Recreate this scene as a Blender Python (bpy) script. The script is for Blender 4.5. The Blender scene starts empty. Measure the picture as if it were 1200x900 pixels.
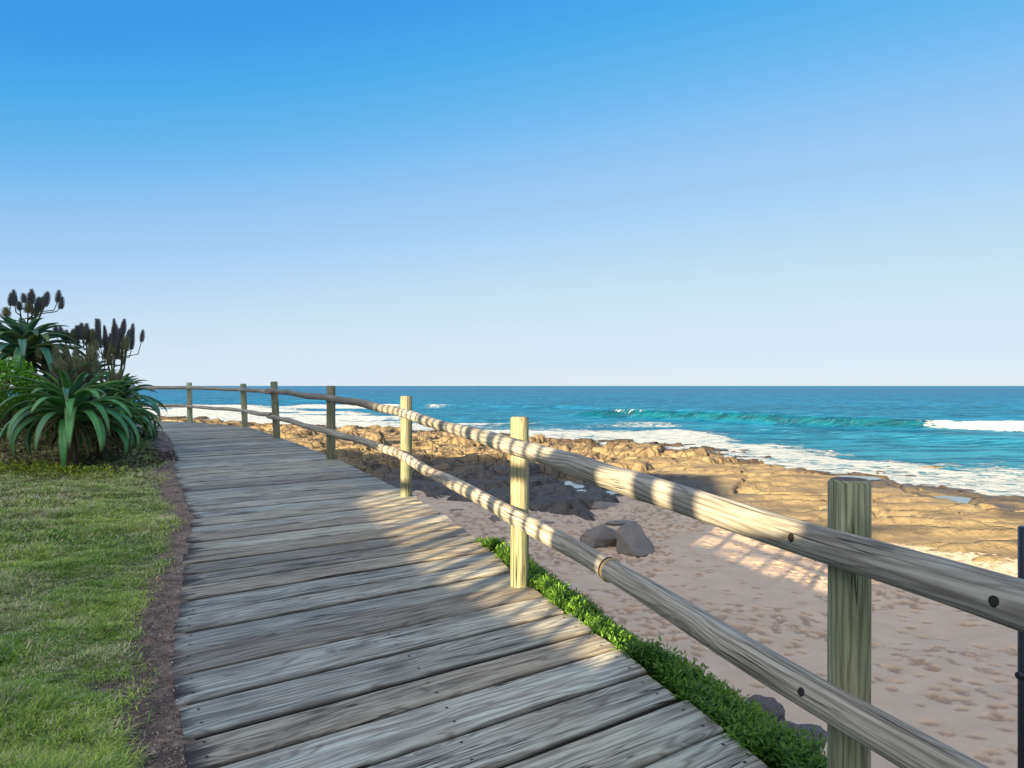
import bpy, bmesh, math, random
import numpy as np
from mathutils import Vector, Matrix

random.seed(7)
rng = np.random.default_rng(7)
R = math.radians
sc = bpy.context.scene
C = sc.collection

# ------------------------------------------------------------------ camera, sky, sun, exposure
EYE = 5.0                      # metres above the sea
cam = bpy.data.cameras.new('camera')
cam.sensor_width = 36.0
cam.lens = 36.0 * 850 / 1200
cam.clip_start = 0.05
cam.clip_end = 60000
cam.shift_y = 2.0 / 1200
camo = bpy.data.objects.new('camera', cam)
C.objects.link(camo)
camo.location = (0, 0, EYE)
camo.rotation_euler = (R(90), 0, 0)
sc.camera = camo

SUN_EL, SUN_AZ = 14.0, 31.0     # light travels towards azimuth 31 deg east of +Y
world = bpy.data.worlds.new('World')
sc.world = world
world.use_nodes = True
wn = world.node_tree
sky = wn.nodes.new('ShaderNodeTexSky')
sky.sky_type = 'NISHITA'
sky.sun_disc = False
sky.sun_elevation = R(SUN_EL)
sky.sun_rotation = R(180 + SUN_AZ)
sky.altitude = 0
sky.air_density = 0.7
sky.dust_density = 0.0
sky.ozone_density = 3.0
# the photograph's tone and colour response for the sky, one curve per channel
wn_a = wn.nodes.new('ShaderNodeVectorMath'); wn_a.operation = 'SCALE'; wn_a.inputs['Scale'].default_value = 0.1
wn_b = wn.nodes.new('ShaderNodeVectorMath'); wn_b.operation = 'SCALE'; wn_b.inputs['Scale'].default_value = 4.75
cv = wn.nodes.new('ShaderNodeRGBCurve')
SKY_CURVES = ([(0, 0), (.06, .045), (.085, .12), (.13, .325), (.27, .58), (.65, .72), (1, .80)],
              [(0, 0), (.06, .20), (.13, .335), (.16, .42), (.26, .585), (.50, .77), (.83, .82), (1, .86)],
              [(0, 0), (.15, .60), (.26, .78), (.31, .82), (.50, .90), (.77, .90), (1, .95)])
for ci, pts in enumerate(SKY_CURVES):
    c_ = cv.mapping.curves[ci]
    while len(c_.points) < len(pts): c_.points.new(.5, .5)
    for p_, (x_, y_) in zip(c_.points, pts): p_.location = (x_, y_)
cv.mapping.update()
wn.links.new(sky.outputs[0], wn_a.inputs[0]); wn.links.new(wn_a.outputs[0], cv.inputs['Color'])
# warm fill glow added to the sky behind the viewer to lift the shade
def wnode(ty, op, *ins):
    n_ = wn.nodes.new(ty); n_.operation = op
    for k_, v_ in enumerate(ins):
        if isinstance(v_, bpy.types.NodeSocket): wn.links.new(v_, n_.inputs[k_])
        elif v_ is not None: n_.inputs[k_].default_value = v_
    return n_
GLOW_EL, GLOW = R(42), (1.85, 1.50, 1.0)
tcw = wn.nodes.new('ShaderNodeTexCoord')
gdir = (-math.sin(R(SUN_AZ)) * math.cos(GLOW_EL), -math.cos(R(SUN_AZ)) * math.cos(GLOW_EL), math.sin(GLOW_EL))
dt = wnode('ShaderNodeVectorMath', 'DOT_PRODUCT', tcw.outputs['Generated'], gdir).outputs['Value']
dt = wnode('ShaderNodeMath', 'MAXIMUM', dt, 0.0).outputs[0]
dt = wnode('ShaderNodeMath', 'POWER', dt, 2.0).outputs[0]
gl = wn.nodes.new('ShaderNodeVectorMath'); gl.operation = 'SCALE'; gl.inputs[0].default_value = GLOW
wn.links.new(dt, gl.inputs['Scale'])
ad = wnode('ShaderNodeVectorMath', 'ADD', gl.outputs[0], cv.outputs[0])
wn.links.new(ad.outputs[0], wn_b.inputs[0]); wn.links.new(wn_b.outputs[0], wn.nodes['Background'].inputs[0])
wn.nodes['Background'].inputs[1].default_value = 0.05
sl = bpy.data.lights.new('sun', 'SUN')
sl.energy = 5.0
sl.angle = R(0.45)
sl.color = (1.0, 0.77, 0.46)
suno = bpy.data.objects.new('sun', sl)
C.objects.link(suno)
suno.location = (-30, -50, 40)
el, az = R(SUN_EL), R(SUN_AZ)
SD = Vector((math.sin(az) * math.cos(el), math.cos(az) * math.cos(el), -math.sin(el)))
suno.rotation_euler = SD.to_track_quat('-Z', 'Y').to_euler()
sc.view_settings.view_transform = 'Standard'
sc.view_settings.look = 'None'
sc.view_settings.gamma = 1
sc.view_settings.exposure = 2.08
sc.view_settings.use_curve_mapping = False
sc.cycles.max_bounces = 6
sc.cycles.use_denoising = True

# ------------------------------------------------------------------ helpers
def tag(o, label=None, cat=None, group=None, kind=None):
    if label: o['label'] = label
    if cat: o['category'] = cat
    if group: o['group'] = group
    if kind: o['kind'] = kind
    return o

def empty(name, loc, label, cat, group=None):
    o = bpy.data.objects.new(name, None)
    C.objects.link(o)
    o.location = loc
    o.empty_display_size = 0.2
    return tag(o, label, cat, group)

def link(name, me, mat, parent=None, smooth=False):
    o = bpy.data.objects.new(name, me)
    C.objects.link(o)
    if mat is not None:
        for m in (mat if isinstance(mat, (list, tuple)) else [mat]):
            me.materials.append(m)
    if parent is not None:
        o.parent = parent
    if smooth:
        me.polygons.foreach_set('use_smooth', np.ones(len(me.polygons), dtype=bool))
    return o

def mesh_np(name, V, F, uv=None, col=None, fattr=None):
    """V (n,3), F (m,k) equal sided faces; uv (n,2) per vertex; col dict of per-vertex colours; fattr dict of floats."""
    V = np.asarray(V, dtype=np.float32); F = np.asarray(F, dtype=np.int32)
    me = bpy.data.meshes.new(name)
    me.vertices.add(len(V)); me.vertices.foreach_set('co', V.ravel())
    k = F.shape[1]
    me.loops.add(F.size); me.loops.foreach_set('vertex_index', F.ravel())
    me.polygons.add(len(F))
    me.polygons.foreach_set('loop_start', np.arange(0, F.size, k, dtype=np.int32))
    me.polygons.foreach_set('loop_total', np.full(len(F), k, dtype=np.int32))
    if uv is not None:
        l = me.uv_layers.new(name='UVMap')
        l.data.foreach_set('uv', np.asarray(uv, dtype=np.float32)[F.ravel()].ravel())
    for n, c in (col or {}).items():
        a = me.color_attributes.new(n, 'FLOAT_COLOR', 'POINT')
        c4 = np.ones((len(V), 4), dtype=np.float32); c4[:, :3] = c
        a.data.foreach_set('color', c4.ravel())
    for n, c in (fattr or {}).items():
        a = me.attributes.new(n, 'FLOAT', 'POINT')
        a.data.foreach_set('value', np.asarray(c, dtype=np.float32).ravel())
    me.update(calc_edges=True)
    me.validate()
    return me

def grid_faces(nx, ny):
    i = np.arange((ny - 1) * (nx - 1)); r = i // (nx - 1); c = i % (nx - 1); a = r * nx + c
    return np.stack([a, a + 1, a + 1 + nx, a + nx], 1)

def hash2(ix, iy, s=0):
    n = (ix.astype(np.int64) * 374761393 + iy.astype(np.int64) * 668265263 + s * 1442695041) & 0xffffffff
    n = ((n ^ (n >> 13)) * 1274126177) & 0xffffffff
    n = n ^ (n >> 16)
    return (n & 0xffffff) / float(0xffffff)

def vnoise(x, y, s=0):
    ix = np.floor(x); iy = np.floor(y); fx = x - ix; fy = y - iy
    fx = fx * fx * (3 - 2 * fx); fy = fy * fy * (3 - 2 * fy)
    a = hash2(ix, iy, s); b = hash2(ix + 1, iy, s); c = hash2(ix, iy + 1, s); d = hash2(ix + 1, iy + 1, s)
    return (a + (b - a) * fx) * (1 - fy) + (c + (d - c) * fx) * fy

def fbm(x, y, o=4, s=0):
    t = 0; a = 1; n = 0
    for i in range(o):
        t = t + a * vnoise(x * 2 ** i + 17.3 * i, y * 2 ** i - 9.1 * i, s + i); n += a; a *= .5
    return t / n

def worley(x, y, s=0, jit=0.9):
    ix = np.floor(x); iy = np.floor(y)
    f1 = np.full(x.shape, 9.0); f2 = np.full(x.shape, 9.0)
    cid = np.zeros(x.shape); cx = np.zeros(x.shape); cy = np.zeros(x.shape)
    for dx in (-1, 0, 1):
        for dy in (-1, 0, 1):
            jx = ix + dx; jy = iy + dy
            px = jx + .5 + (hash2(jx, jy, s) - .5) * jit; py = jy + .5 + (hash2(jx, jy, s + 5) - .5) * jit
            d = np.hypot(px - x, py - y)
            near = d < f1
            f2 = np.where(near, f1, np.minimum(f2, d))
            cid = np.where(near, hash2(jx, jy, s + 9), cid)
            cx = np.where(near, px, cx); cy = np.where(near, py, cy)
            f1 = np.where(near, d, f1)
    return f1, f2, cid, cx, cy

def sstep(a, b, x):
    t = np.clip((x - a) / (b - a), 0, 1)
    return t * t * (3 - 2 * t)

# -------- material node helper
class NT:
    def __init__(s, name):
        s.m = bpy.data.materials.new(name); s.m.use_nodes = True
        s.t = s.m.node_tree; s.n = s.t.nodes; s.l = s.t.links
        s.b = s.n['Principled BSDF']
    def node(s, ty, **kw):
        n = s.n.new(ty)
        for k, v in kw.items():
            setattr(n, k, v)
        return n
    def put(s, sock, v):
        if v is None: return
        if isinstance(v, bpy.types.NodeSocket): s.l.new(v, sock)
        else:
            try: sock.default_value = v
            except Exception: sock.default_value = tuple(v) + (1,)
    def noise(s, vec, scale, detail=4, rough=.55, dist=0, out=0):
        n = s.node('ShaderNodeTexNoise'); s.put(n.inputs['Vector'], vec)
        n.inputs['Scale'].default_value = scale; n.inputs['Detail'].default_value = detail
        n.inputs['Roughness'].default_value = rough; n.inputs['Distortion'].default_value = dist
        return n.outputs[out]
    def voro(s, vec, scale, feat='F1', out='Distance', rnd=1):
        n = s.node('ShaderNodeTexVoronoi', feature=feat); s.put(n.inputs['Vector'], vec)
        n.inputs['Scale'].default_value = scale; n.inputs['Randomness'].default_value = rnd
        return n.outputs[out]
    def math(s, op, a, b=None, c=None, clamp=False):
        n = s.node('ShaderNodeMath', operation=op); n.use_clamp = clamp
        s.put(n.inputs[0], a); s.put(n.inputs[1], b)
        if c is not None: s.put(n.inputs[2], c)
        return n.outputs[0]
    def ramp(s, fac, stops, interp='LINEAR'):
        n = s.node('ShaderNodeValToRGB'); e = n.color_ramp.elements; n.color_ramp.interpolation = interp
        s.put(n.inputs[0], fac)
        while len(e) < len(stops): e.new(.5)
        for i, (p, c) in enumerate(stops):
            e[i].position = p
            e[i].color = (c, c, c, 1) if isinstance(c, (int, float)) else tuple(c) + (1,)
        return n.outputs[0]
    def mix(s, f, a, b, mode='MIX'):
        n = s.node('ShaderNodeMix', data_type='RGBA', blend_type=mode)
        s.put(n.inputs[0], f)
        s.put(n.inputs[6], a); s.put(n.inputs[7], b)
        return n.outputs[2]
    def map(s, vec, scale=(1, 1, 1), loc=(0, 0, 0), rot=(0, 0, 0)):
        n = s.node('ShaderNodeMapping'); s.put(n.inputs[0], vec)
        n.inputs['Scale'].default_value = scale; n.inputs['Location'].default_value = loc
        n.inputs['Rotation'].default_value = rot
        return n.outputs[0]
    def coord(s, w='Object'):
        return s.node('ShaderNodeTexCoord').outputs[w]
    def attr(s, name, out='Color'):
        return s.node('ShaderNodeAttribute', attribute_name=name).outputs[out]
    def bump(s, h, strength=.5, dist=.02, normal=None):
        n = s.node('ShaderNodeBump'); s.put(n.inputs['Height'], h)
        n.inputs['Strength'].default_value = strength; n.inputs['Distance'].default_value = dist
        if normal is not None: s.l.new(normal, n.inputs['Normal'])
        return n.outputs[0]
    def fin(s, col=None, rough=None, normal=None, spec=None, **kw):
        s.put(s.b.inputs['Base Color'], col)
        s.put(s.b.inputs['Roughness'], rough)
        if normal is not None: s.l.new(normal, s.b.inputs['Normal'])
        if spec is not None: s.put(s.b.inputs['Specular IOR Level'], spec)
        return s.m

# ------------------------------------------------------------------ materials
def wood_mat(name, light, dark, brown, dirt_and_gap_shade=False, grain=1.0, green=None):
    t = NT(name)
    uv = t.coord('UV')
    info = t.node('ShaderNodeObjectInfo').outputs['Random']
    sep = t.node('ShaderNodeSeparateXYZ'); t.l.new(uv, sep.inputs[0])
    u, v = sep.outputs[0], sep.outputs[1]
    off = t.math('MULTIPLY', info, 37.0)
    comb = t.node('ShaderNodeCombineXYZ')
    t.l.new(t.math('ADD', u, off), comb.inputs[0]); t.l.new(t.math('ADD', v, off), comb.inputs[1])
    p = comb.outputs[0]
    # knots
    kn = t.voro(t.map(p, (1.7, 6.5, 1)), 1.0, rnd=1)
    knot = t.ramp(kn, [(0, 1), (.07, .95), (.16, .35), (.38, 0)])
    warp = t.noise(t.map(p, (1.0, 7, 1)), 1.0, 3, .5)
    phase = t.math('ADD', t.math('MULTIPLY', v, 170.0 * grain), t.math('MULTIPLY', warp, 40.0))
    phase = t.math('ADD', phase, t.math('MULTIPLY', knot, 22.0))
    phase = t.math('ADD', phase, t.math('MULTIPLY', info, 90.0))
    rings = t.math('SINE', phase)
    rings = t.math('MULTIPLY_ADD', rings, .5, .5)
    fine = t.noise(t.map(p, (3.0, 52 * grain, 1)), 1.0, 2.2, .6)
    streak = t.noise(t.map(p, (1.6, 24, 1)), 1.0, 5, .7)
    blot = t.noise(t.map(p, (2.2, 5.5, 1)), 1.0, 4, .6)
    crackn = t.noise(t.map(p, (.8, 30 * grain, 1)), 1.0, 2, .5)
    crack = t.ramp(t.math('ABSOLUTE', t.math('SUBTRACT', crackn, .5)), [(0, 1), (.006, .9), (.016, 0)])
    crack = t.math('MULTIPLY', crack, t.ramp(t.noise(t.map(p, (1.5, 4, 1)), 1.0, 2), [(.52, 0), (.60, 1)]))
    base = t.mix(t.ramp(streak, [(.46, 0), (.66, .65)]), light, brown)
    if green:
        base = t.mix(t.ramp(blot, [(.45, 0), (.62, .8)]), base, green)
    else:
        base = t.mix(t.ramp(blot, [(.50, 0), (.70, .5)]), base, (.27, .235, .19))
        base = t.mix(t.ramp(t.noise(t.map(p, (1.1, 11, 3)), 1.0, 4, .6), [(.56, 0), (.68, .6)]), base, (.10, .085, .072))
    dl = t.math('MULTIPLY', t.math('POWER', rings, 3.0), .62)
    base = t.mix(dl, base, dark)
    base = t.mix(t.ramp(fine, [(.46, 0), (.68, .75)]), base, dark)
    base = t.mix(t.math('MULTIPLY', knot, .75), base, tuple(x * .7 for x in dark))
    base = t.mix(crack, base, (.012, .01, .009))
    tint = t.ramp(info, [(0, (.60, .56, .53)), (.2, (1.02, 1.05, 1.05)), (.4, (.72, .74, .76)), (.6, (1.18, 1.16, 1.08)), (.8, (.82, .73, .64)), (1, (1.30, 1.34, 1.34))])
    base = t.mix(1.0, base, tint, 'MULTIPLY')
    if dirt_and_gap_shade:
        base = t.mix(t.math('MULTIPLY', t.attr('gap_shade', 'Fac'), .93), base, (.02, .017, .015))  # shade of the gaps painted onto plank edges and side faces
        dn = t.noise(t.map(p, (2.5, 34, 1)), 1.0, 5, .75)
        dn2 = t.noise(t.map(p, (.01, 4.5, 1)), 1.0, 2, .6)
        edge = t.math('ADD', u, t.math('MULTIPLY', t.math('SUBTRACT', dn, .5), .34))
        edge = t.math('ADD', edge, t.math('MULTIPLY', t.math('SUBTRACT', dn2, .40), .45))
        dm = t.ramp(edge, [(.0, 1), (.05, .75), (.10, 0)])
        base = t.mix(dm, base, (.035, .026, .022))
    fineb = t.noise(t.map(p, (2.5, 42 * grain, 1)), 1.0, 1.0, .5)
    h = t.math('ADD', t.math('MULTIPLY', rings, -.25), t.math('MULTIPLY', fineb, -.8))
    h = t.math('ADD', h, t.math('MULTIPLY', crack, -3.0))
    h = t.math('ADD', h, t.math('MULTIPLY', knot, -.8))
    rough = t.ramp(streak, [(.3, .62), (.7, .85)])
    return t.fin(base, rough, t.bump(h, .8, .0035), .35)

M = {}
M['deck'] = wood_mat('deck_wood', (.45, .455, .395), (.115, .10, .085), (.33, .275, .22), dirt_and_gap_shade=True)
M['rail'] = wood_mat('rail_wood', (.40, .385, .33), (.13, .11, .09), (.25, .215, .175), grain=1.5)
M['post'] = wood_mat('post_wood', (.40, .41, .28), (.10, .10, .065), (.25, .25, .165), grain=1.6, green=(.19, .27, .155))

def end_mat():
    t = NT('end_grain'); c = t.coord('Object')
    n = t.noise(c, 60, 4, .7)
    return t.fin(t.ramp(n, [(.3, (.05, .035, .03)), (.7, (.16, .12, .10))]), .9, t.bump(n, .6, .006))
M['end'] = end_mat()

def simple(name, col, rough=.6, spec=.5, metal=0, nscale=30, namt=.3, bump=.3):
    t = NT(name); c = t.coord('Object'); n = t.noise(c, nscale, 4, .6)
    cc = t.ramp(n, [(.25, tuple(x * (1 - namt) for x in col)), (.75, tuple(min(1, x * (1 + namt)) for x in col))])
    t.b.inputs['Metallic'].default_value = metal
    return t.fin(cc, rough, t.bump(n, bump, .004), spec)
M['hole'] = simple('bolt_recess', (.012, .010, .009), .8)
M['bandwood'] = simple('pale_cut_wood', (.42, .34, .16), .7)
M['nail'] = simple('nail_steel', (.05, .045, .04), .5, metal=.6)
M['black_metal'] = simple('black_painted_metal', (.012, .014, .024), .35, nscale=80, namt=.4)
M['unseen_plaster'] = simple('unseen_pale_plaster', (.62, .58, .50), .85, nscale=6, namt=.08)
M['rooftile'] = simple('roof_thatch', (.16, .12, .085), .9, nscale=14, namt=.35)
M['glass'] = simple('window_glass', (.02, .03, .035), .08, nscale=2, namt=.1, bump=0)
M['white'] = simple('white_paint', (.75, .74, .70), .5, nscale=12, namt=.05)
M['twig'] = simple('dry_twig', (.13, .095, .065), .9)

def soil_mat():
    t = NT('lawn_soil'); c = t.coord('Object')
    n = t.noise(c, 1.6, 6, .65); f = t.noise(c, 38, 6, .8); g = t.noise(c, 9, 4, .6)
    soil = t.ramp(f, [(.3, (.15, .11, .085)), (.55, (.42, .30, .23)), (.75, (.64, .50, .41))])
    soil = t.mix(t.ramp(g, [(.42, 0), (.62, .75)]), soil, (.14, .105, .09))
    turf = t.ramp(g, [(.35, (.08, .11, .03)), (.6, (.15, .15, .06))])
    m = t.attr('grass', 'Fac')
    m = t.math('ADD', m, t.math('MULTIPLY', t.math('SUBTRACT', f, .5), .5))
    col = t.mix(t.ramp(m, [(.4, 0), (.62, 1)]), soil, turf)
    sp = t.voro(c, 90); col = t.mix(t.ramp(sp, [(.0, .55), (.16, 0)]), col, (.50, .43, .38))
    return t.fin(col, .95, t.bump(t.math('ADD', f, t.math('MULTIPLY', g, 1.5)), .9, .03), .2)
M['soil'] = soil_mat()

def sand_mat():
    t = NT('beach_sand'); c = t.coord('Object')
    f = t.noise(c, 160, 4, .8); g = t.noise(c, 2.3, 5, .6); h = t.noise(c, 14, 5, .65)
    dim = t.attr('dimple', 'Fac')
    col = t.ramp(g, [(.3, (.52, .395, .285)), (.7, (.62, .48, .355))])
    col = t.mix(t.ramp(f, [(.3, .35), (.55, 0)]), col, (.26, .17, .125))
    col = t.mix(t.math('MULTIPLY', t.ramp(dim, [(.3, 0), (.8, 1)]), .75), col, (.27, .195, .145))      # shade of the footprints painted into the sand colour
    wet = t.attr('wet', 'Fac')
    col = t.mix(wet, col, (.16, .115, .085))
    r = t.mix(wet, (.9, .9, .9), (.25, .25, .25))
    hh = t.math('ADD', t.math('MULTIPLY', h, .35), t.math('MULTIPLY', f, .2))
    return t.fin(col, r, t.bump(hh, .5, .02), .25)
M['sand'] = sand_mat()

def rock_mat(name, light, mid, dark, wetattr=True, scale=1.0):
    t = NT(name); c = t.coord('Object')
    g = t.noise(c, .55 * scale, 6, .65); h = t.noise(c, 4 * scale, 8, .7); f = t.noise(c, 28 * scale, 6, .75)
    col = t.ramp(h, [(.3, mid), (.62, light)])
    col = t.mix(t.ramp(g, [(.40, 0), (.62, .8)]), col, mid)
    col = t.mix(t.ramp(f, [(.34, .8), (.50, 0)]), col, dark)
    cr = t.voro(t.mix(.12, c, t.noise(c, 3 * scale, 3, .6, out=1)), 1.3 * scale, 'DISTANCE_TO_EDGE')
    crm = t.ramp(cr, [(0, 1), (.012, .8), (.035, 0)])
    if not wetattr: crm = t.math('MULTIPLY', crm, 0.0)
    if wetattr: crm = t.math('MULTIPLY', crm, t.math('SUBTRACT', 1.0, t.math('MULTIPLY', t.attr('shelf', 'Fac'), .85)))
    col = t.mix(t.math('MULTIPLY', crm, .8), col, dark)
    if wetattr:
        w = t.attr('wet', 'Fac')
        sx = t.attr('shelf', 'Fac')
        col = t.mix(sx, col, t.mix(t.ramp(h, [(.35, 0), (.65, 1)]), (.33, .26, .145), (.20, .158, .092)), 'MIX')
        col = t.mix(t.math('MULTIPLY', t.ramp(f, [(.34, .8), (.50, 0)]), sx), col, (.13, .10, .065))
        col = t.mix(t.math('MULTIPLY', t.ramp(t.noise(t.map(c, (.5, 1.1, 1)), 1, 5, .65), [(.48, 0), (.66, .75)]), sx), col, (.12, .095, .06))
        dk = t.attr('basalt', 'Fac')
        col = t.mix(t.math('MULTIPLY', dk, .85), col, t.ramp(h, [(.35, (.050, .053, .062)), (.65, (.125, .12, .12))]))
        col = t.mix(w, col, t.mix(1, col, (.35, .33, .32), 'MULTIPLY'))
        r = t.mix(w, (.85, .85, .85), (.3, .3, .3))
    else:
        r = .8
    hh = t.math('ADD', h, t.math('MULTIPLY', f, .5))
    hh = t.math('ADD', hh, t.math('MULTIPLY', crm, -.7))
    return t.fin(col, r, t.bump(hh, 1.0, .09 / scale), .3)
M['rock'] = rock_mat('reef_rock', (.31, .24, .135), (.19, .143, .083), (.035, .028, .023))
M['boulder'] = rock_mat('boulder_rock', (.29, .265, .235), (.18, .168, .16), (.085, .08, .08), False, 2.5)
M['greyrock'] = rock_mat('bank_rock', (.20, .185, .18), (.12, .115, .12), (.06, .058, .06), False, 3.0)

def sea_mat():
    t = NT('sea_water'); c = t.coord('Object')
    geo = t.node('ShaderNodeNewGeometry').outputs['Position']
    dist = t.attr('dist', 'Fac'); foam = t.attr('foam', 'Fac'); face = t.attr('face', 'Fac')
    n1 = t.noise(t.map(c, (.012, .035, 1)), 1, 4, .6)
    col = t.ramp(dist, [(0, (.032, .265, .40)), (.25, (.010, .20, .37)), (.5, (.005, .155, .335)), (.8, (.004, .13, .31)), (1, (.005, .115, .29))])
    col = t.mix(t.ramp(n1, [(.42, 0), (.6, .55)]), col, (.003, .10, .21))
    rip = t.noise(t.map(c, (.16, .55, 1)), 1, 5, .65)
    rip2 = t.noise(t.map(c, (.03, .16, 1)), 1, 5, .7)
    col = t.mix(t.ramp(rip, [(.40, .8), (.52, 0)]), col, (.002, .06, .13))
    col = t.mix(t.ramp(rip2, [(.40, .7), (.50, 0)]), col, (.002, .065, .15))
    col = t.mix(t.ramp(rip2, [(.56, 0), (.68, .6)]), col, (.03, .26, .40))
    col = t.mix(t.ramp(t.noise(t.map(c, (.35, 1.0, 1)), 1, 5, .7), [(.52, 0), (.64, .75)]), col, (.06, .29, .44))
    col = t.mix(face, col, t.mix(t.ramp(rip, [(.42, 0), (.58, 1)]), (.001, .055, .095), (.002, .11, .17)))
    # lace of foam
    wv = t.mix(.35, t.map(c, (1, 1.6, 1)), t.noise(t.map(c, (1, 1.6, 1)), .5, 4, .6, out=1), 'ADD')
    v1 = t.voro(t.map(wv, (.55, .8, 1)), 1, 'DISTANCE_TO_EDGE'); v2 = t.voro(t.map(wv, (1.7, 2.4, 1)), 1, 'DISTANCE_TO_EDGE')
    lace = t.math('MINIMUM', t.math('MULTIPLY', v1, 1.6), t.math('MULTIPLY', v2, 2.2))
    nn = t.noise(c, .9, 6, .7)
    fm = t.math('SUBTRACT', foam, t.math('MULTIPLY', lace, 1.25))
    fm = t.math('ADD', fm, t.math('MULTIPLY', t.math('SUBTRACT', nn, .5), 1.5))
    fmask = t.ramp(fm, [(.22, 0), (.42, 1)])
    # scattered whitecap specks far out
    sp = t.noise(t.map(c, (.12, .6, 1)), 1, 5, .75)
    spm = t.ramp(sp, [(.735, 0), (.76, .8)])
    fmask = t.math('MAXIMUM', fmask, spm)
    col = t.mix(fmask, col, t.ramp(nn, [(.35, (.26, .38, .46)), (.62, (.60, .62, .63))]))
    w1 = t.noise(t.map(c, (.5, 1.3, 1)), 1, 8, .68); w2 = t.noise(t.map(c, (2.5, 5, 1)), 1, 5, .65)
    h = t.math('ADD', w1, t.math('MULTIPLY', w2, .25))
    h = t.math('ADD', h, t.math('MULTIPLY', fmask, .25))
    nb = t.bump(h, .85, .9)
    df = t.node('ShaderNodeBsdfDiffuse'); t.put(df.inputs[0], col); t.l.new(nb, df.inputs['Normal'])
    gs = t.node('ShaderNodeBsdfGlossy'); gs.inputs['Color'].default_value = (1, 1, 1, 1); t.put(gs.inputs['Roughness'], .18); t.l.new(nb, gs.inputs['Normal'])
    fr_ = t.node('ShaderNodeFresnel'); fr_.inputs['IOR'].default_value = 1.33; t.l.new(nb, fr_.inputs['Normal'])
    fac = t.math('MULTIPLY', t.math('MINIMUM', fr_.outputs[0], .20), t.math('SUBTRACT', 1.0, fmask))
    mx = t.node('ShaderNodeMixShader'); t.l.new(fac, mx.inputs[0]); t.l.new(df.outputs[0], mx.inputs[1]); t.l.new(gs.outputs[0], mx.inputs[2])
    t.l.new(mx.outputs[0], t.n['Material Output'].inputs[0]); t.n.remove(t.b)
    return t.m
M['sea'] = sea_mat()

def pool_mat():
    t = NT('tide_pool_water'); c = t.coord('Object')
    return t.fin((.10, .12, .13), .04, t.bump(t.noise(c, 6, 3), .05, .02), 1.0)
M['pool'] = pool_mat()

def leaf_mat(name, a, b, rough=.5, trans=.0, spec=.4):
    t = NT(name)
    col = t.attr('tint', 'Fac'); c = t.coord('Object')
    cc = t.ramp(col, [(0, a), (1, b)])
    return t.fin(cc, rough, None, spec)

def vcol_mat(name, rough=.6, spec=.3, trans=0.0, nscale=0):
    t = NT(name)
    c = t.attr('Col', 'Color')
    if nscale:
        n = t.noise(t.coord('Object'), nscale, 4, .6)
        c = t.mix(1.0, c, t.ramp(n, [(.3, .72), (.7, 1.25)]), 'MULTIPLY')
    t.fin(c, rough, None, spec)
    if trans:
        tr = t.node('ShaderNodeBsdfTranslucent'); t.put(tr.inputs[0], c)
        mx = t.node('ShaderNodeMixShader'); mx.inputs[0].default_value = trans
        t.l.new(t.b.outputs[0], mx.inputs[1]); t.l.new(tr.outputs[0], mx.inputs[2])
        t.l.new(mx.outputs[0], t.n['Material Output'].inputs[0])
    return t.m
M['blade'] = vcol_mat('grass_blade', .55, .3, .25)
M['leaf'] = vcol_mat('small_leaf', .5, .35, .25)
M['aloe'] = vcol_mat('aloe_leaf', .42, .45, 0, 9)
M['spike'] = vcol_mat('aloe_flower', .8, .2, 0, 30)

# ------------------------------------------------------------------ layout
def e_deck(y): return np.where(y < 13.2, 1.343 - .0305 * np.maximum(y, -6), .94)
def z_deck(y): return EYE - e_deck(np.asarray(y, dtype=float))

RE = [(-6.2, 4.05), (-4, 3.1), (0, 1.72), (2.41, .868), (2.655, .778), (2.913, .682), (3.163, .588), (3.43, .496), (3.648, .399), (4.39, .114), (4.86, -.034),
      (5.98, -.42), (7.38, -1.0), (10.3, -2.50), (13.1, -4.17), (16.4, -5.93), (18.6, -8.1), (20.4, -11.4), (22.0, -16.0), (23.5, -26), (26, -60)]
LE = [(-6.2, 1.9), (-4, 1.0), (0, -.2), (2.41, -1.107), (2.87, -1.357), (3.34, -1.59), (4.17, -1.94), (5.28, -2.40), (6.31, -2.80), (7.64, -3.50),
      (10.49, -4.99), (13.5, -6.60), (16.2, -8.6), (17.4, -11.4), (19.4, -16.5), (21, -26), (23, -60)]
REy, REx = np.array(RE).T; LEy, LEx = np.array(LE).T
def x_right(y): return np.interp(y, REy, REx)
def x_left(y): return np.interp(y, LEy, LEx)
def seg_dist(x, y, pts):
    """signed distance to the polyline (positive on the +x side)"""
    best = np.full(x.shape, 1e9); sgn = np.ones(x.shape)
    for (ya, xa), (yb, xb) in zip(pts[:-1], pts[1:]):
        dx, dy = xb - xa, yb - ya; L = dx * dx + dy * dy
        t = np.clip(((x - xa) * dx + (y - ya) * dy) / L, 0, 1)
        d = np.hypot(x - xa - t * dx, y - ya - t * dy)
        m = d < best
        best = np.where(m, d, best)
        sgn = np.where(m, np.sign((x - xa) * dy - (y - ya) * dx), sgn)
    return best * sgn

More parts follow.
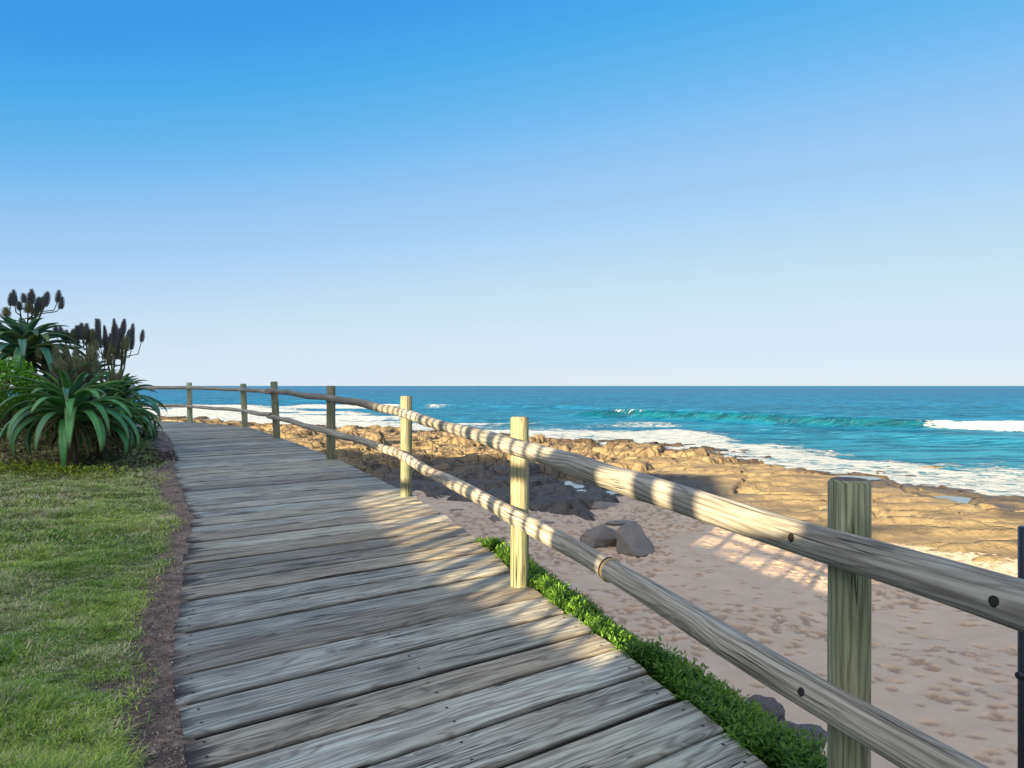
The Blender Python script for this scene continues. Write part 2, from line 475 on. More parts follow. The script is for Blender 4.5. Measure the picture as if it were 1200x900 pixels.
# waterline and landward edge of the rock, as y over x
YW = np.array([(-200, 235), (-60, 118), (-26, 83), (-10.7, 76), (1.6, 67), (8, 60), (12.8, 54), (17.9, 41), (20, 33), (22, 27), (26, 22), (40, 12), (60, -5)]).T
YB = np.array([(-200, 170), (-60, 70), (-30, 47), (-8, 31), (-3.7, 26.3), (0, 21.8), (2.2, 21.1), (3, 23.0), (4.85, 24.3), (6.4, 21.8), (8.1, 17.6), (9.3, 16.4), (10.4, 15.6), (13, 13.5), (16, 11), (30, 3)]).T
def w_in(x, y):     # metres inland of the waterline
    s = np.interp(x, YW[0], np.gradient(YW[1], YW[0]))
    return (np.interp(x, YW[0], YW[1]) - y) / np.sqrt(1 + s * s)
def b_out(x, y):    # metres seaward of the sand / rock boundary
    return (y - np.interp(x, YB[0], YB[1])) * .8

# ------------------------------------------------------------------ beach sand
def axis(breaks):
    out = []
    for a, b, st in breaks:
        out.append(np.arange(a, b, st))
    out.append(np.array([breaks[-1][1]]))
    return np.concatenate(out)
def z_sand(x, y):
    b = b_out(x, y); w = w_in(x, y)
    z = 1.2 + .10 * (fbm(x * .35, y * .35, 3, 3) - .5) * 2 + .05 * (fbm(x * 1.2, y * 1.2, 3, 5) - .5) * 2
    z = z - .9 * sstep(0, 6, b)
    z = z - .15 * sstep(11, 15, x)
    z = np.where(w < 6, z - (6 - np.clip(w, -30, 6)) * .22, z)
    # a low rise of sand in front of the shelf
    z = z + .12 * np.exp(-(((x - 4.6) / 1.6) ** 2 + ((y - 22.5) / 1.6) ** 2))
    return np.maximum(z, -3.5)
xs = axis([(-400, -60, 30), (-60, -14, 2), (-14, -4, .35), (-4, 13, .045), (13, 22, .15), (22, 60, 1), (60, 400, 30)])
ys = axis([(-60, 3, 2), (3, 6, .12), (6, 20, .045), (20, 27, .09), (27, 60, .8), (60, 140, 4), (140, 420, 30)])
X, Y = np.meshgrid(xs, ys)
Zs = z_sand(X, Y)
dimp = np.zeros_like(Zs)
fr = np.random.default_rng(3)
def stamp(cx, cy, L, Wd, ang, depth):
    i0, i1 = np.searchsorted(xs, [cx - L * 1.6, cx + L * 1.6]); j0, j1 = np.searchsorted(ys, [cy - L * 1.6, cy + L * 1.6])
    if i1 - i0 < 2 or j1 - j0 < 2: return
    xx = X[j0:j1, i0:i1] - cx; yy = Y[j0:j1, i0:i1] - cy
    a = xx * math.cos(ang) + yy * math.sin(ang); b = -xx * math.sin(ang) + yy * math.cos(ang)
    r = np.sqrt((a / L) ** 2 + (b / Wd) ** 2)
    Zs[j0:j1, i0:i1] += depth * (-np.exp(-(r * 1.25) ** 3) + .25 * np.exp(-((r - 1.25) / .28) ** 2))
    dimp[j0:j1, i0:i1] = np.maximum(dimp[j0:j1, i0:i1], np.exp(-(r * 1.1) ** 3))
den = 0
for k in range(12500):
    cx = fr.uniform(-4, 13.5); cy = 6 + 20 * fr.random() ** .85
    n = float(vnoise(np.array([cx * .45]), np.array([cy * .35]), 21)[0])
    if n < .30 and fr.random() < .8: continue
    if cy < 11 and fr.random() < .35: continue
    stamp(cx, cy, fr.uniform(.075, .14), fr.uniform(.05, .085), fr.normal(2.5, .5), fr.uniform(.025, .05))
w = w_in(X, Y)
wet = sstep(5, 1, w)
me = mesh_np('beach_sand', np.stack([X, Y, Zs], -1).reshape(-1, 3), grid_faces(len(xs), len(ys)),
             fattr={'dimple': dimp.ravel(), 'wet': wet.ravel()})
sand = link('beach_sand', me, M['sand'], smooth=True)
tag(sand, 'pink beach sand dotted with footprints below the boardwalk', None, None, 'structure')

# ------------------------------------------------------------------ rock shelf
POOLS = [(3.15, 27.4, .8, .8), (3.7, 24.9, 1.2, .7), (2.3, 29.3, .5, .9), (14.6, 29.4, .6, .6), (15.2, 34.5, 1.6, .7), (16.9, 27.8, .7, .9)]
def z_rock(x, y):
    b = b_out(x, y); w = w_in(x, y)
    shelf = sstep(5.5, 8.5, x + (y - 25) * .12 + .8 * (vnoise(x * .6, y * .6, 8) - .5)) * sstep(42, 32, y)
    wx = x + 1.0 * (fbm(x * .5, y * .5, 3, 11) - .5) * 2; wy = y + 1.0 * (fbm(x * .5, y * .5, 3, 12) - .5) * 2
    th = .45; rx = wx * math.cos(th) + wy * math.sin(th); ry = -wx * math.sin(th) + wy * math.cos(th)
    f1, f2, cid, cx, cy = worley(rx / 3.0, ry / 1.9, 31)
    g1, g2, gid, gx, gy = worley(rx / .95, ry / .62, 41)
    k1, k2, kid, kx, ky = worley(rx / 6.5, ry / 3.4, 51)
    big = (cid - .5) * .75 + ((rx / 3.0 - cx) * (cid - .5) * .7 + (ry / 1.9 - cy) * (.35 - cid) * .5)
    small = (gid - .5) * .26 + (rx / .95 - gx) * (gid - .5) * .2
    rough = big + small - .45 * np.exp(-((f2 - f1) / .07) ** 2) - .14 * np.exp(-((g2 - g1) / .09) ** 2)
    flat = (kid - .5) * .16 + (ry / 3.4 - ky) * .10 - .34 * np.exp(-((k2 - k1) / .028) ** 2) + (cid - .5) * .07 - .04 * np.exp(-((f2 - f1) / .03) ** 2) + .03 * small
    # bedding steps
    st = (rx * .25 + ry * .5 + .6 * fbm(x * .3, y * .3, 3, 15)); stf = st - np.floor(st)
    flat = flat + .22 * (stf - sstep(.9, 1.0, stf))
    base = 1.05 * sstep(-1.5, 11, w) + .30 * sstep(10, 24, w) * (1 - shelf) * sstep(8, 0, x)
    rim = .22 * np.exp(-((w - 2.5) / 2.2) ** 2) * shelf
    z = base + rim + (1 - shelf) * rough * (.85 - .50 * sstep(33, 27, y)) + shelf * flat + .05 * (fbm(x * 3, y * 3, 4, 19) - .5) + .2 * (1 - shelf) * (fbm(x * .9, y * .9, 4, 23) - .5)
    ridge = fbm(x * .22, y * .25, 3, 61)
    z = z + .55 * (ridge - .5) * sstep(6, 0, w) * (1 - .0 * shelf)
    lay = .17; q = z / lay + .5 * fbm(x * .7, y * .7, 3, 201); fl = np.floor(q); qf = q - fl
    zl = (fl + sstep(.62, 1.0, qf) + .12 * qf - .5 * fbm(x * .7, y * .7, 3, 201)) * lay
    z = z * .35 + zl * .65
    z = z - .05 * np.clip(-w, 0, 60)
    # keep the rock below the sand on the landward side
    z = z - .9 * sstep(.6, -1.4, b + 1.2 * (fbm(x * .8, y * .8, 3, 71) - .5) * 2)
    pool = np.zeros_like(z)
    for (px, py, a, c) in POOLS:
        r = np.hypot((x - px) / a, (y - py) / c) + .35 * (fbm(x * 1.6, y * 1.6, 3, 81) - .5) * 2
        m = sstep(1.5, .8, r)
        z = z * (1 - m) + m * np.minimum(z, pool_z(px, py) - .12)
        pool = np.maximum(pool, m)
    return z, shelf, w
def pool_z(px, py): return {3.15: .98, 3.7: .98, 2.3: .98}.get(px, .62)
xr = axis([(-90, -30, .8), (-30, -10, .28), (-10, 20, .11), (20, 45, .3)])
yr = axis([(8, 14, .3), (14, 46, .11), (46, 80, .22), (80, 150, .8)])
X, Y = np.meshgrid(xr, yr)
Z, shelf, w = z_rock(X, Y)
wetr = np.clip(sstep(.80, .35, Z + .55 * (fbm(X * .5, Y * .8, 4, 91) - .5)), 0, 1)
wetr = np.maximum(wetr, .9 * sstep(9, 4, w + 7 * (fbm(X * .35, Y * .5, 4, 93) - .5) * 2))
basalt = sstep(0, 1, (34.5 - Y) / 3.5 + (fbm(X * .3, Y * .3, 3, 95) - .5) * 2.0) * sstep(9.5, 6.5, X)
me = mesh_np('rock_shelf', np.stack([X, Y, Z], -1).reshape(-1, 3), grid_faces(len(xr), len(yr)),
             fattr={'wet': wetr.ravel(), 'shelf': shelf.ravel(), 'basalt': basalt.ravel()})
rs = link('rock_shelf', me, M['rock'])
tag(rs, 'cracked tan and dark rock reef between sand and surf', None, None, 'structure')

def pool_mesh(px, py, a, c, z):
    n = 40; V = [(px, py, z)]
    for i in range(n):
        t = 2 * math.pi * i / n
        V.append((px + a * 1.45 * math.cos(t), py + c * 1.45 * math.sin(t), z))
    F = [(0, 1 + i, 1 + (i + 1) % n) for i in range(n)]
    return mesh_np('tide_pool', V, F)
for (px, py, a, c) in POOLS:
    o = link('tide_pool', pool_mesh(px, py, a, c, pool_z(px, py)), M['pool'])
    tag(o, 'shallow tide pool water lying in the rock shelf', None, 'tide pools in the rock', 'structure')

# ------------------------------------------------------------------ sea
ny = 620
yy = np.concatenate([np.linspace(8, 40, 110, endpoint=False), 40 * (400 / 40) ** np.linspace(0, 1, 430, endpoint=False), 400 * (30000 / 400) ** np.linspace(0, 1, 80)])
nx = 620
sx = np.linspace(-1, 1, nx); sx = np.sign(sx) * np.abs(sx) ** 1.5
YY = np.repeat(yy[:, None], nx, 1)
XX = sx[None, :] * (40 + YY * 2.6)
w = w_in(XX, YY)
far = sstep(80, 900, YY)
def yc(x): return np.interp(x, [-60, 0, 14, 25, 42, 56, 80, 140], [140, 125, 118, 106, 87, 81, 79, 70])
z = .16 * (fbm(XX * .10, YY * .28, 5, 101) - .5) * 2 * sstep(-2, -14, w) * (1 - far)
z += .10 * np.sin(YY * .42 + XX * .05 + 3 * fbm(XX * .04, YY * .05, 2, 103)) * sstep(-10, -30, w) * (1 - far)
z += .045 * (fbm(XX * .6, YY * 1.2, 3, 105) - .5) * 2 * (1 - sstep(60, 140, YY))
# the breaking swell
t = YY - yc(XX) - 1.5 * (vnoise(XX * .12, YY * 0 + 3, 107) - .5)
A = 1.45 * (1 - .35 * sstep(42, 52, XX)) * sstep(6, 20, XX) * (.72 + .28 * vnoise(XX * .07, YY * 0, 108)) * sstep(130, 80, XX)
prof = np.where(t < 0, np.exp(-(t / 1.5) ** 2), np.exp(-(t / 6.5) ** 2))
z += A * prof
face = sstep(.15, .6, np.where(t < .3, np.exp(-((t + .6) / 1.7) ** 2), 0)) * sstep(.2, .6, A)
# second, lower swells
for (oy, am, ph) in ((38, .55, 109), (85, .5, 111), (-22, .28, 113)):
    t2 = YY - yc(XX) - oy - 8 * (vnoise(XX * .03, YY * 0 + oy, ph) - .5)
    z += am * np.where(t2 < 0, np.exp(-(t2 / 3.0) ** 2), np.exp(-(t2 / 9) ** 2)) * sstep(.3, .6, vnoise(XX * .02, YY * 0 + oy, ph + 1))
foam = np.zeros_like(z)
nz = fbm(XX * .12, YY * .2, 4, 121)
wv = w + 7 * (fbm(XX * .06, YY * .08, 3, 123) - .5) * 2
foam = np.maximum(foam, .72 * sstep(-14, -3, wv) * sstep(3, -1.5, w - 1))                    # wash at the rocks
foam = np.maximum(foam, 1.05 * np.exp(-((wv + 9) / 3.0) ** 2))                              # spilling line
foam = np.maximum(foam, .62 * sstep(-26, -11, wv) * sstep(.35, .6, nz))                     # lace
left = sstep(-8, -22, XX)
foam = np.maximum(foam, left * 1.1 * sstep(-46, -30, wv) * sstep(.28, .48, nz))
foam = np.maximum(foam, left * 1.0 * np.exp(-((YY - 175 - 20 * (vnoise(XX * .03, XX * 0, 125) - .5)) / 9) ** 2) * sstep(.4, .6, fbm(XX * .05, YY * .03, 3, 127)) )
foam = np.maximum(foam, .9 * np.exp(-((YY - 96 - .2 * XX) / 4) ** 2) * sstep(-2, 2, XX - YY * .0 + 20) * sstep(8, -2, XX) * sstep(.4, .55, nz))
brk = sstep(45, 54, XX + 4.0 * (nz - .5)) * sstep(68, 55, XX + 4 * (nz - .5))
foam = np.maximum(foam, 1.5 * brk * (.35 + 1.1 * fbm(XX * .35, YY * .9, 4, 139)) * np.where(t < 1.0, sstep(-3.8, -2.0, t + 3 * (fbm(XX * .7, YY * .7, 3, 137) - .5)), sstep(2.2, 1.0, t)))
crest = sstep(.50, .68, vnoise(XX * .22, YY * 0 + 9, 131)) * sstep(.5, .9, A)
foam = np.maximum(foam, .9 * crest * np.exp(-((t - .1) / .45) ** 2) * sstep(30, 12, XX))
z += brk * np.exp(-((t + 1.0) / 1.3) ** 2) * (-.15 + 1.2 * (fbm(XX * 1.1, YY * 1.3, 4, 133) - .5))
z += .12 * np.clip(foam, 0, 1) * fbm(XX * .8, YY * 1.0, 3, 135)
dist = np.clip((np.log(YY) - math.log(45)) / (math.log(900) - math.log(45)), 0, 1)
# under the land the sheet simply carries on below it
me = mesh_np('sea', np.stack([XX, YY, z], -1).reshape(-1, 3), grid_faces(nx, len(yy)),
             fattr={'foam': foam.ravel(), 'dist': dist.ravel(), 'face': face.ravel()})
sea = link('sea', me, M['sea'], smooth=True)
tag(sea, 'blue and turquoise sea with surf reaching to the horizon', None, None, 'structure')

# ------------------------------------------------------------------ upper bank: lawn, soil strip, slope beside the boardwalk
xu = axis([(-90, -60, 6), (-60, -12, 1.0), (-12, -5, .15), (-5, 3.5, .05), (3.5, 8, .15), (8, 30, 1.0)])
yu = axis([(-80, -30, 5), (-30, -6, 1.0), (-6, 1.8, .3), (1.8, 8, .05), (8, 24, .14), (24, 60, 1.5)])
def z_lawn(x, y):
    dr = seg_dist(x, y, RE); dl = -seg_dist(x, y, LE)
    zd = z_deck(y)
    n = fbm(x * 1.1, y * 1.1, 4, 141) - .5; n2 = fbm(x * 9, y * 9, 3, 143) - .5
    under = zd - .16
    z = np.where(dl > -.25, zd - .16 + .150 * sstep(-.20, -.08, dl) + .030 * sstep(.1, .5, dl) + .045 * np.clip(dl - .4, 0, 12), under)
    z = z + np.where(dl > -.15, .03 * n * sstep(0, .3, dl) + .03 * (n2 + .15) * sstep(-.06, .02, dl), 0)
    s = np.clip(dr - .02, 0, 60)
    slope = .55 * np.minimum(s, .75) + 1.0 * np.clip(s - .75, 0, 60)
    z = np.where((dl < -.15) & (dr < 0), z - .25, z)
    z = np.where(dr > 0, zd - .16 - slope + .07 * n + .03 * n2, z)
    # mound on which the aloes grow
    z = z + .75 * np.exp(-(((x + 8.3) / 2.2) ** 2 + ((y - 11.3) / 1.9) ** 2))
    z = z - .25 * np.clip(y - 23.5, 0, 60) * sstep(-6, -4, -np.abs(x + 0) * 0 - 5)
    return z, dl, dr
X, Y = np.meshgrid(xu, yu)
Z, dl, dr = z_lawn(X, Y)
Z = np.maximum(Z, -.8)
gm = sstep(.22, .34, dl + .16 * (fbm(X * 1.6, Y * 1.6, 3, 151) - .5) * 2)
me = mesh_np('lawn_ground', np.stack([X, Y, Z], -1).reshape(-1, 3), grid_faces(len(xu), len(yu)), fattr={'grass': gm.ravel()})
lg = link('lawn_ground', me, M['soil'], smooth=True)
tag(lg, 'earth bank with lawn and bare soil beside the boardwalk', None, None, 'structure')

def lawn_at(x, y):
    z, _, _ = z_lawn(np.atleast_1d(np.asarray(x, float)), np.atleast_1d(np.asarray(y, float)))
    return z

# ------------------------------------------------------------------ boardwalk
bw = empty('boardwalk', (0, 3, float(z_deck(3))), 'weathered grey plank boardwalk curving left along the shore', 'boardwalk')
BW0 = Vector(bw.location)
def hit(p0, d, pts):
    best = None
    for (ya, xa), (yb, xb) in zip(pts[:-1], pts[1:]):
        ex, ey = xb - xa, yb - ya
        den = d[0] * ey - d[1] * ex
        if abs(den) < 1e-9: continue
        t = ((xa - p0[0]) * ey - (ya - p0[1]) * ex) / den
        s = ((xa - p0[0]) * d[1] - (ya - p0[1]) * d[0]) / den
        if -1e-6 <= s <= 1 + 1e-6 and (best is None or abs(t) < abs(best)): best = t
    return best
def heading(y): return R(float(np.interp(y, [-4, 3, 5, 7, 10, 14, 18, 20, 22], [34, 34.3, 33, 30.5, 29, 31, 40, 52, 66])))
# seams along the right-hand edge, given by their y where known
seams = [2.41 - .245 * 1.03 * k for k in range(18, 0, -1)] + [2.39, 2.655, 2.913, 3.163, 3.43, 3.648]
y = 3.648
prs = np.random.default_rng(5)
while y < 22:
    y += .255 + prs.uniform(-.015, .03) if y < 13 else .22 + prs.uniform(-.01, .02)
    seams.append(y)
def seam_line(y):
    x = float(x_right(y)); a = heading(y)
    d = (-math.cos(a), -math.sin(a))
    t = hit((x - .02, y), d, LE)
    return Vector((x, y, 0)), d, t
def plank(i):
    ya, yb = seams[i], seams[i + 1]
    A, da, ta = seam_line(ya); B, db, tb = seam_line(yb)
    if ta is None or tb is None: return
    jl = prs.uniform(-.01, .012); jr = prs.uniform(-.006, .010)
    gap = .0085 + prs.uniform(0, .004)
    a0 = Vector((A.x + jr * 2, A.y, 0)); b0 = Vector((B.x + jr * 2, B.y, 0))
    dA = Vector((da[0], da[1], 0)); dB = Vector((db[0], db[1], 0))
    a1 = a0 + dA * (ta + jl); b1 = b0 + dB * (tb + jl)
    perp = (b0 - a0).normalized()
    n = Vector((dA.y, -dA.x, 0))
    if n.dot(b0 - a0) < 0: n = -n
    # cross-section columns: (fraction across, drop)
    wdt = (b0 - a0).dot(n)
    cuts = [(gap / wdt, .014), ((gap + .005) / wdt, .005), ((gap + .013) / wdt, 0), (.25, -.0012), (.5, -.0015), (.75, -.001), (1 - (gap + .013) / wdt, 0), (1 - (gap + .005) / wdt, .005), (1 - gap / wdt, .014)]
    nl = 34
    V = []; UV = []; GAP_ = []; th = .042
    zt = prs.uniform(-.004, .004); tilt = prs.uniform(-.005, .005); cup = prs.uniform(-.002, .003)
    wob = prs.uniform(0, 10)
    rr = len(cuts)
    for j in range(nl):
        f = j / (nl - 1)
        L = a1.lerp(a0, f); H = b1.lerp(b0, f)
        endr = .004 if j in (0, nl - 1) else 0
        for k, (c, dz) in enumerate(cuts):
            P = L.lerp(H, c)
            ed = (.0030 * math.sin(wob + f * 9 + (k > 4) * 3) + .0016 * math.sin(wob * 3 + f * 31 + (k > 4) * 2)) if k in (0, 1, 7, 8) else 0
            P = P + n * ed
            zz = float(z_deck(P.y)) + zt - dz - endr * .6 + (c - .5) * tilt + cup * (abs(c - .5) * 2) ** 2
            V.append((P.x - BW0.x, P.y - BW0.y, zz - BW0.z))
            UV.append((f * (a0 - a1).length, c * wdt)); GAP_.append(1.0 if k in (0, rr - 1) else .45 if k in (1, rr - 2) else 0.0)
        for k in (0, rr - 1):
            P = L.lerp(H, cuts[k][0])
            zz = float(z_deck(P.y)) + zt - th
            V.append((P.x - BW0.x, P.y - BW0.y, zz - BW0.z))
            UV.append((f * (a0 - a1).length, cuts[k][0] * wdt + (.04 if k else -.04))); GAP_.append(1.0)
    st = rr + 2; F = []
    ring = list(range(rr)) + [rr + 1, rr]
    for j in range(nl - 1):
        for q in range(len(ring)):
            p, s = ring[q], ring[(q + 1) % len(ring)]
            F.append((j * st + p, (j + 1) * st + p, (j + 1) * st + s, j * st + s))
    me = bpy.data.meshes.new('plank')
    faces = [tuple(f) for f in F] + [tuple(ring[::-1]), tuple((nl - 1) * st + r for r in ring)]
    # nails near both ends
    nmat = []
    base = len(V)
    extra = []
    for fr_ in (.035, .5, .965):
        for cc in (.27, .73):
            L = a1.lerp(a0, fr_); H = b1.lerp(b0, fr_); P = L.lerp(H, cc + prs.uniform(-.04, .04))
            zc = float(z_deck(P.y)) + zt + (cc - .5) * tilt + .0025 + .001
            b_ = len(V)
            for q in range(7):
                V.append((P.x - BW0.x + .0065 * math.cos(q * 6.283 / 7), P.y - BW0.y + .0065 * math.sin(q * 6.283 / 7), zc - BW0.z)); UV.append((0.5, .5)); GAP_.append(0.0)
            extra.append(tuple(range(b_, b_ + 7)))
    me.from_pydata(V, [], faces + extra)
    uvl = me.uv_layers.new(name='UVMap')
    li = np.zeros(len(me.loops), dtype=np.int32); me.loops.foreach_get('vertex_index', li)
    uvl.data.foreach_set('uv', np.array(UV, dtype=np.float32)[li].ravel())
    mi = np.zeros(len(me.polygons), dtype=np.int32); mi[len(faces):] = 1; mi[len(faces) - 2:len(faces)] = 0
    me.polygons.foreach_set('material_index', mi)
    me.attributes.new('gap_shade', 'FLOAT', 'POINT').data.foreach_set('value', np.array(GAP_, dtype=np.float32))
    me.update()
    link('plank', me, [M['deck'], M['nail']], bw)
for i in range(len(seams) - 1):
    plank(i)

# ------------------------------------------------------------------ tubes with a wobbly round section
def tube(path, rad, ns=20, wob=.004, seed=0, cap=True, flat=0):
    """path list of Vector, rad float or list; returns V, F(list), UV; ends closed with a bevel"""
    rg = np.random.default_rng(seed); P = [Vector(p) for p in path]
    n = len(P); rads = rad if isinstance(rad, (list, tuple)) else [rad] * n
    V, UV, F = [], [], []
    L = 0
    ph = rg.uniform(0, 6.28, 6)
    for i in range(n):
        T = (P[min(i + 1, n - 1)] - P[max(i - 1, 0)]).normalized()
        side = T.cross(Vector((0, 0, 1)))
        if side.length < .2: side = Vector((1, 0, 0)); side = (side - T * side.dot(T))
        side.normalize(); up = side.cross(T)
        if i: L += (P[i] - P[i - 1]).length
        for k in range(ns):
            a = 2 * math.pi * k / ns
            r = rads[i] + wob * (math.sin(a * 2 + ph[0] + L * 1.7) * .5 + math.sin(a * 3 + ph[1] - L * 2.3) * .35 + math.sin(L * 6 + a + ph[2]) * .3)
            V.append(P[i] + side * (math.cos(a) * r) + up * (math.sin(a) * r))
            UV.append((L, a * rads[i]))
    for i in range(n - 1):
        for k in range(ns):
            k2 = (k + 1) % ns
            F.append((i * ns + k, i * ns + k2, (i + 1) * ns + k2, (i + 1) * ns + k))
    return V, F, UV
def build_tube(name, path, rad, mats, parent, seed=0, wob=.004, ns=20, origin=None):
    # bevelled ends
    P = [Vector(p) for p in path]; n = len(P)
    rads = list(rad) if isinstance(rad, (list, tuple)) else [rad] * n
    d0 = (P[1] - P[0]).normalized(); d1 = (P[-1] - P[-2]).normalized()
    bv = min(.008, rads[0] * .15)
    P = [P[0], P[0] + d0 * bv] + P[1:-1] + [P[-1] - d1 * bv, P[-1]]
    rads = [rads[0] - bv, rads[0]] + rads[1:-1] + [rads[-1], rads[-1] - bv]
    V, F, UV = tube(P, rads, ns, wob, seed)
    o = parent.location if parent else Vector((0, 0, 0))
    V = [v - o for v in V]
    me = bpy.data.meshes.new(name)
    m = len(P)
    caps = [tuple(range(ns))[::-1], tuple((m - 1) * ns + k for k in range(ns))]
    # duplicate cap verts so they shade flat
    b = len(V)
    V += [V[k] for k in caps[0]] + [V[k] for k in caps[1]]; UV += [(0, 0)] * (2 * ns)
    me.from_pydata(V, [], F + [tuple(range(b, b + ns)), tuple(range(b + ns, b + 2 * ns))])
    uvl = me.uv_layers.new(name='UVMap')
    li = np.zeros(len(me.loops), dtype=np.int32); me.loops.foreach_get('vertex_index', li)
    uva = np.array(UV, dtype=np.float32)[li]
    # fix the seam
    uva = uva.reshape(-1, 2)
    for fi in range(len(F)):
        q = uva[fi * 4:fi * 4 + 4]
        if q[:, 1].max() - q[:, 1].min() > .6 * 2 * math.pi * (sum(rads) / len(rads)) * .8:
            q[q[:, 1] < 1e-5, 1] += 2 * math.pi * (sum(rads) / len(rads))
    uvl.data.foreach_set('uv', uva.ravel())
    o = link(name, me, mats, parent, smooth=True)
    mi = np.zeros(len(me.polygons), dtype=np.int32)
    if isinstance(mats, (list, tuple)) and len(mats) > 1: mi[-2:] = 1
    me.polygons.foreach_set('material_index', mi); me.update()
    return o

# ------------------------------------------------------------------ railing
rail = empty('log_railing', (.046, 4.37, 3.79), 'long wooden log railing with round posts on the seaward edge of the boardwalk', 'railing')
POSTS = [  # base x,y, top z, tilt dx, diameter
    (2.15, -1.2, 4.70, 0, .118), (.957, 2.06, 4.735, 0, .112), (.046, 4.40, 4.812, 0, .113), (-1.07, 7.34, 4.896, .0, .118), (-2.55, 10.22, 5.0, 0, .125),
    (-4.21, 13.1, 5.075, -.09, .125), (-5.97, 16.3, 5.045, -.07, .13), (-8.22, 18.55, 5.085, -.035, .13), (-11.9, 20.35, 5.09, 0, .13), (-16.5, 22.0, 5.1, 0, .13)]
for i, (px, py, tz, tl, dm) in enumerate(POSTS):
    zb = float(z_deck(py)) - .7
    pts = [Vector((px - tl * 0, py, zb)).lerp(Vector((px + tl, py, tz)), f) for f in np.linspace(0, 1, 9)]
    o = build_tube('post', pts, dm / 2, [M['post'], M['end']], rail, seed=20 + i, wob=.0016, ns=28)
    o.data.name = 'post'
def offset_side(px, py, d):
    """move from the post towards the deck"""
    a = float(np.interp(py, [-2, 6, 12, 16, 20], [200, 200, 211, 220, 240]))
    return px + d * math.cos(R(a)), py + d * math.sin(R(a))
TOPZ = [4.50, 4.555, 4.648, 4.744, 4.842, 4.905, 4.915, 4.945, 4.955, 4.96]
LOWZ = [4.04, 4.13, 4.245, 4.325, 4.375, 4.45, 4.452, 4.485, 4.49, 4.49]
def rail_pt(i, zs, rr=.05):
    px, py = POSTS[i][0], POSTS[i][1]
    x, y = offset_side(px, py, POSTS[i][4] / 2 + rr * .72)
    f = (zs[i] - (POSTS[i][2] - 1)) 
    return Vector((x + POSTS[i][3] * .8, y, zs[i]))
def rail_log(zs, i, j, r0, r1, seed, e0=.14, e1=.14, drop0=0, drop1=0, knots=()):
    A = rail_pt(i, zs); 
    pts = [rail_pt(k, zs) for k in range(i, j + 1)]
    d0 = (pts[1] - pts[0]).normalized(); d1 = (pts[-1] - pts[-2]).normalized()
    pts[0] = pts[0] - d0 * e0 + Vector((0, 0, drop0)); pts[-1] = pts[-1] + d1 * e1 + Vector((0, 0, drop1))
    out, rad = [], []
    rg = np.random.default_rng(seed)
    tot = sum((pts[k + 1] - pts[k]).length for k in range(len(pts) - 1)); acc = 0
    p1, p2 = rg.uniform(0, 6.28, 2)
    for k in range(len(pts) - 1):
        L = (pts[k + 1] - pts[k]).length; n = max(6, int(L / .07))
        for q in range(n + (k == len(pts) - 2)):
            f = q / n; s = (acc + f * L) / tot
            P = pts[k].lerp(pts[k + 1], f)
            wob = math.sin(math.pi * f)
            P = P + Vector((0, 0, wob * (.010 * math.sin(s * 9 + p1) + .006 * math.sin(s * 23 + p2))))
            r = r0 + (r1 - r0) * s + .0018 * math.sin(s * 31 + p2)
            for (ks, kw, ka) in knots:
                r += ka * math.exp(-((s - ks) / kw) ** 2)
            out.append(P); rad.append(r)
        acc += L
    return build_tube('rail', out, rad, [M['rail'], M['end']], rail, seed=seed, wob=.0035, ns=26), out
t1, tp = rail_log(TOPZ, 0, 3, .060, .041, 61, .3, .10, knots=((.555, .02, .006), (.50, .012, .003), (.66, .02, .003)))
l1, lp = rail_log(LOWZ, 1, 3, .053, .043, 62, 1.7, .16, knots=((.62, .006, -.004), (.83, .02, .004)))
rail_log(LOWZ, 0, 1, .055, .056, 63, .3, -1.9)
rail_log(TOPZ, 3, 5, .046, .042, 64, -.02, .2, knots=((.25, .02, .006), (.6, .015, .005)))
rail_log(LOWZ, 3, 5, .044, .040, 65, -.07, .1, knots=((.4, .02, .005),))
rail_log(TOPZ, 5, 7, .042, .038, 66, .25, .15, -.02)
rail_log(LOWZ, 5, 7, .042, .038, 67, .2, .15, .03, knots=((.3, .02, .006),))
rail_log(TOPZ, 7, 9, .040, .038, 68, .1, .3)
rail_log(LOWZ, 7, 9, .040, .038, 69, .1, .3)
def ray_dir(px, py): return Vector(((px - 600) / 850, 1, (452 - py) / 850)).normalized()
def near_on(pts, px, py):
    d = ray_dir(px, py); best = None
    for a, b in zip(pts[:-1], pts[1:]):
        for q in range(20):
            P = a.lerp(b, q / 20); v = P - Vector((0, 0, EYE)); c = v - d * v.dot(d)
            if best is None or c.length < best[0]: best = (c.length, P, (b - a).normalized())
    return best[1], best[2]
def bolt_hole(log, pts, px, py, r):
    P, T = near_on(pts, px, py)
    out = (Vector((0, 0, EYE)) - P); out = (out - T * out.dot(T)); out.z *= .45; out.normalize()
    c = P + out * (r - .0035)
    u = T; v = out.cross(u)
    V, F = [], []
    n = 18
    for k in range(n):
        a = 2 * math.pi * k / n; dd = u * math.cos(a) + v * math.sin(a)
        V += [c + dd * .0125 + out * .0015, c + dd * .0095 + out * .0035, c + dd * .0088 - out * .012]
    V.append(c - out * .012)
    for k in range(n):
        k2 = (k + 1) % n
        for q in range(2): F.append((k * 3 + q, k * 3 + q + 1, k2 * 3 + q + 1, k2 * 3 + q))
        F.append((k * 3 + 2, 3 * n, k2 * 3 + 2))
    # the dark disc sits just proud of the log so the recess reads
    b = len(V)
    for k in range(n):
        a = 2 * math.pi * k / n; V.append(c + (u * math.cos(a) + v * math.sin(a)) * .0094 + out * .0026)
    F.append(tuple(range(b, b + n)))
    me = bpy.data.meshes.new('bolt_hole'); me.from_pydata([x - rail.location for x in V], [], F)
    o = link('bolt_hole', me, M['hole'], log); return o
bolt_hole(t1, tp, 944, 628, .052)
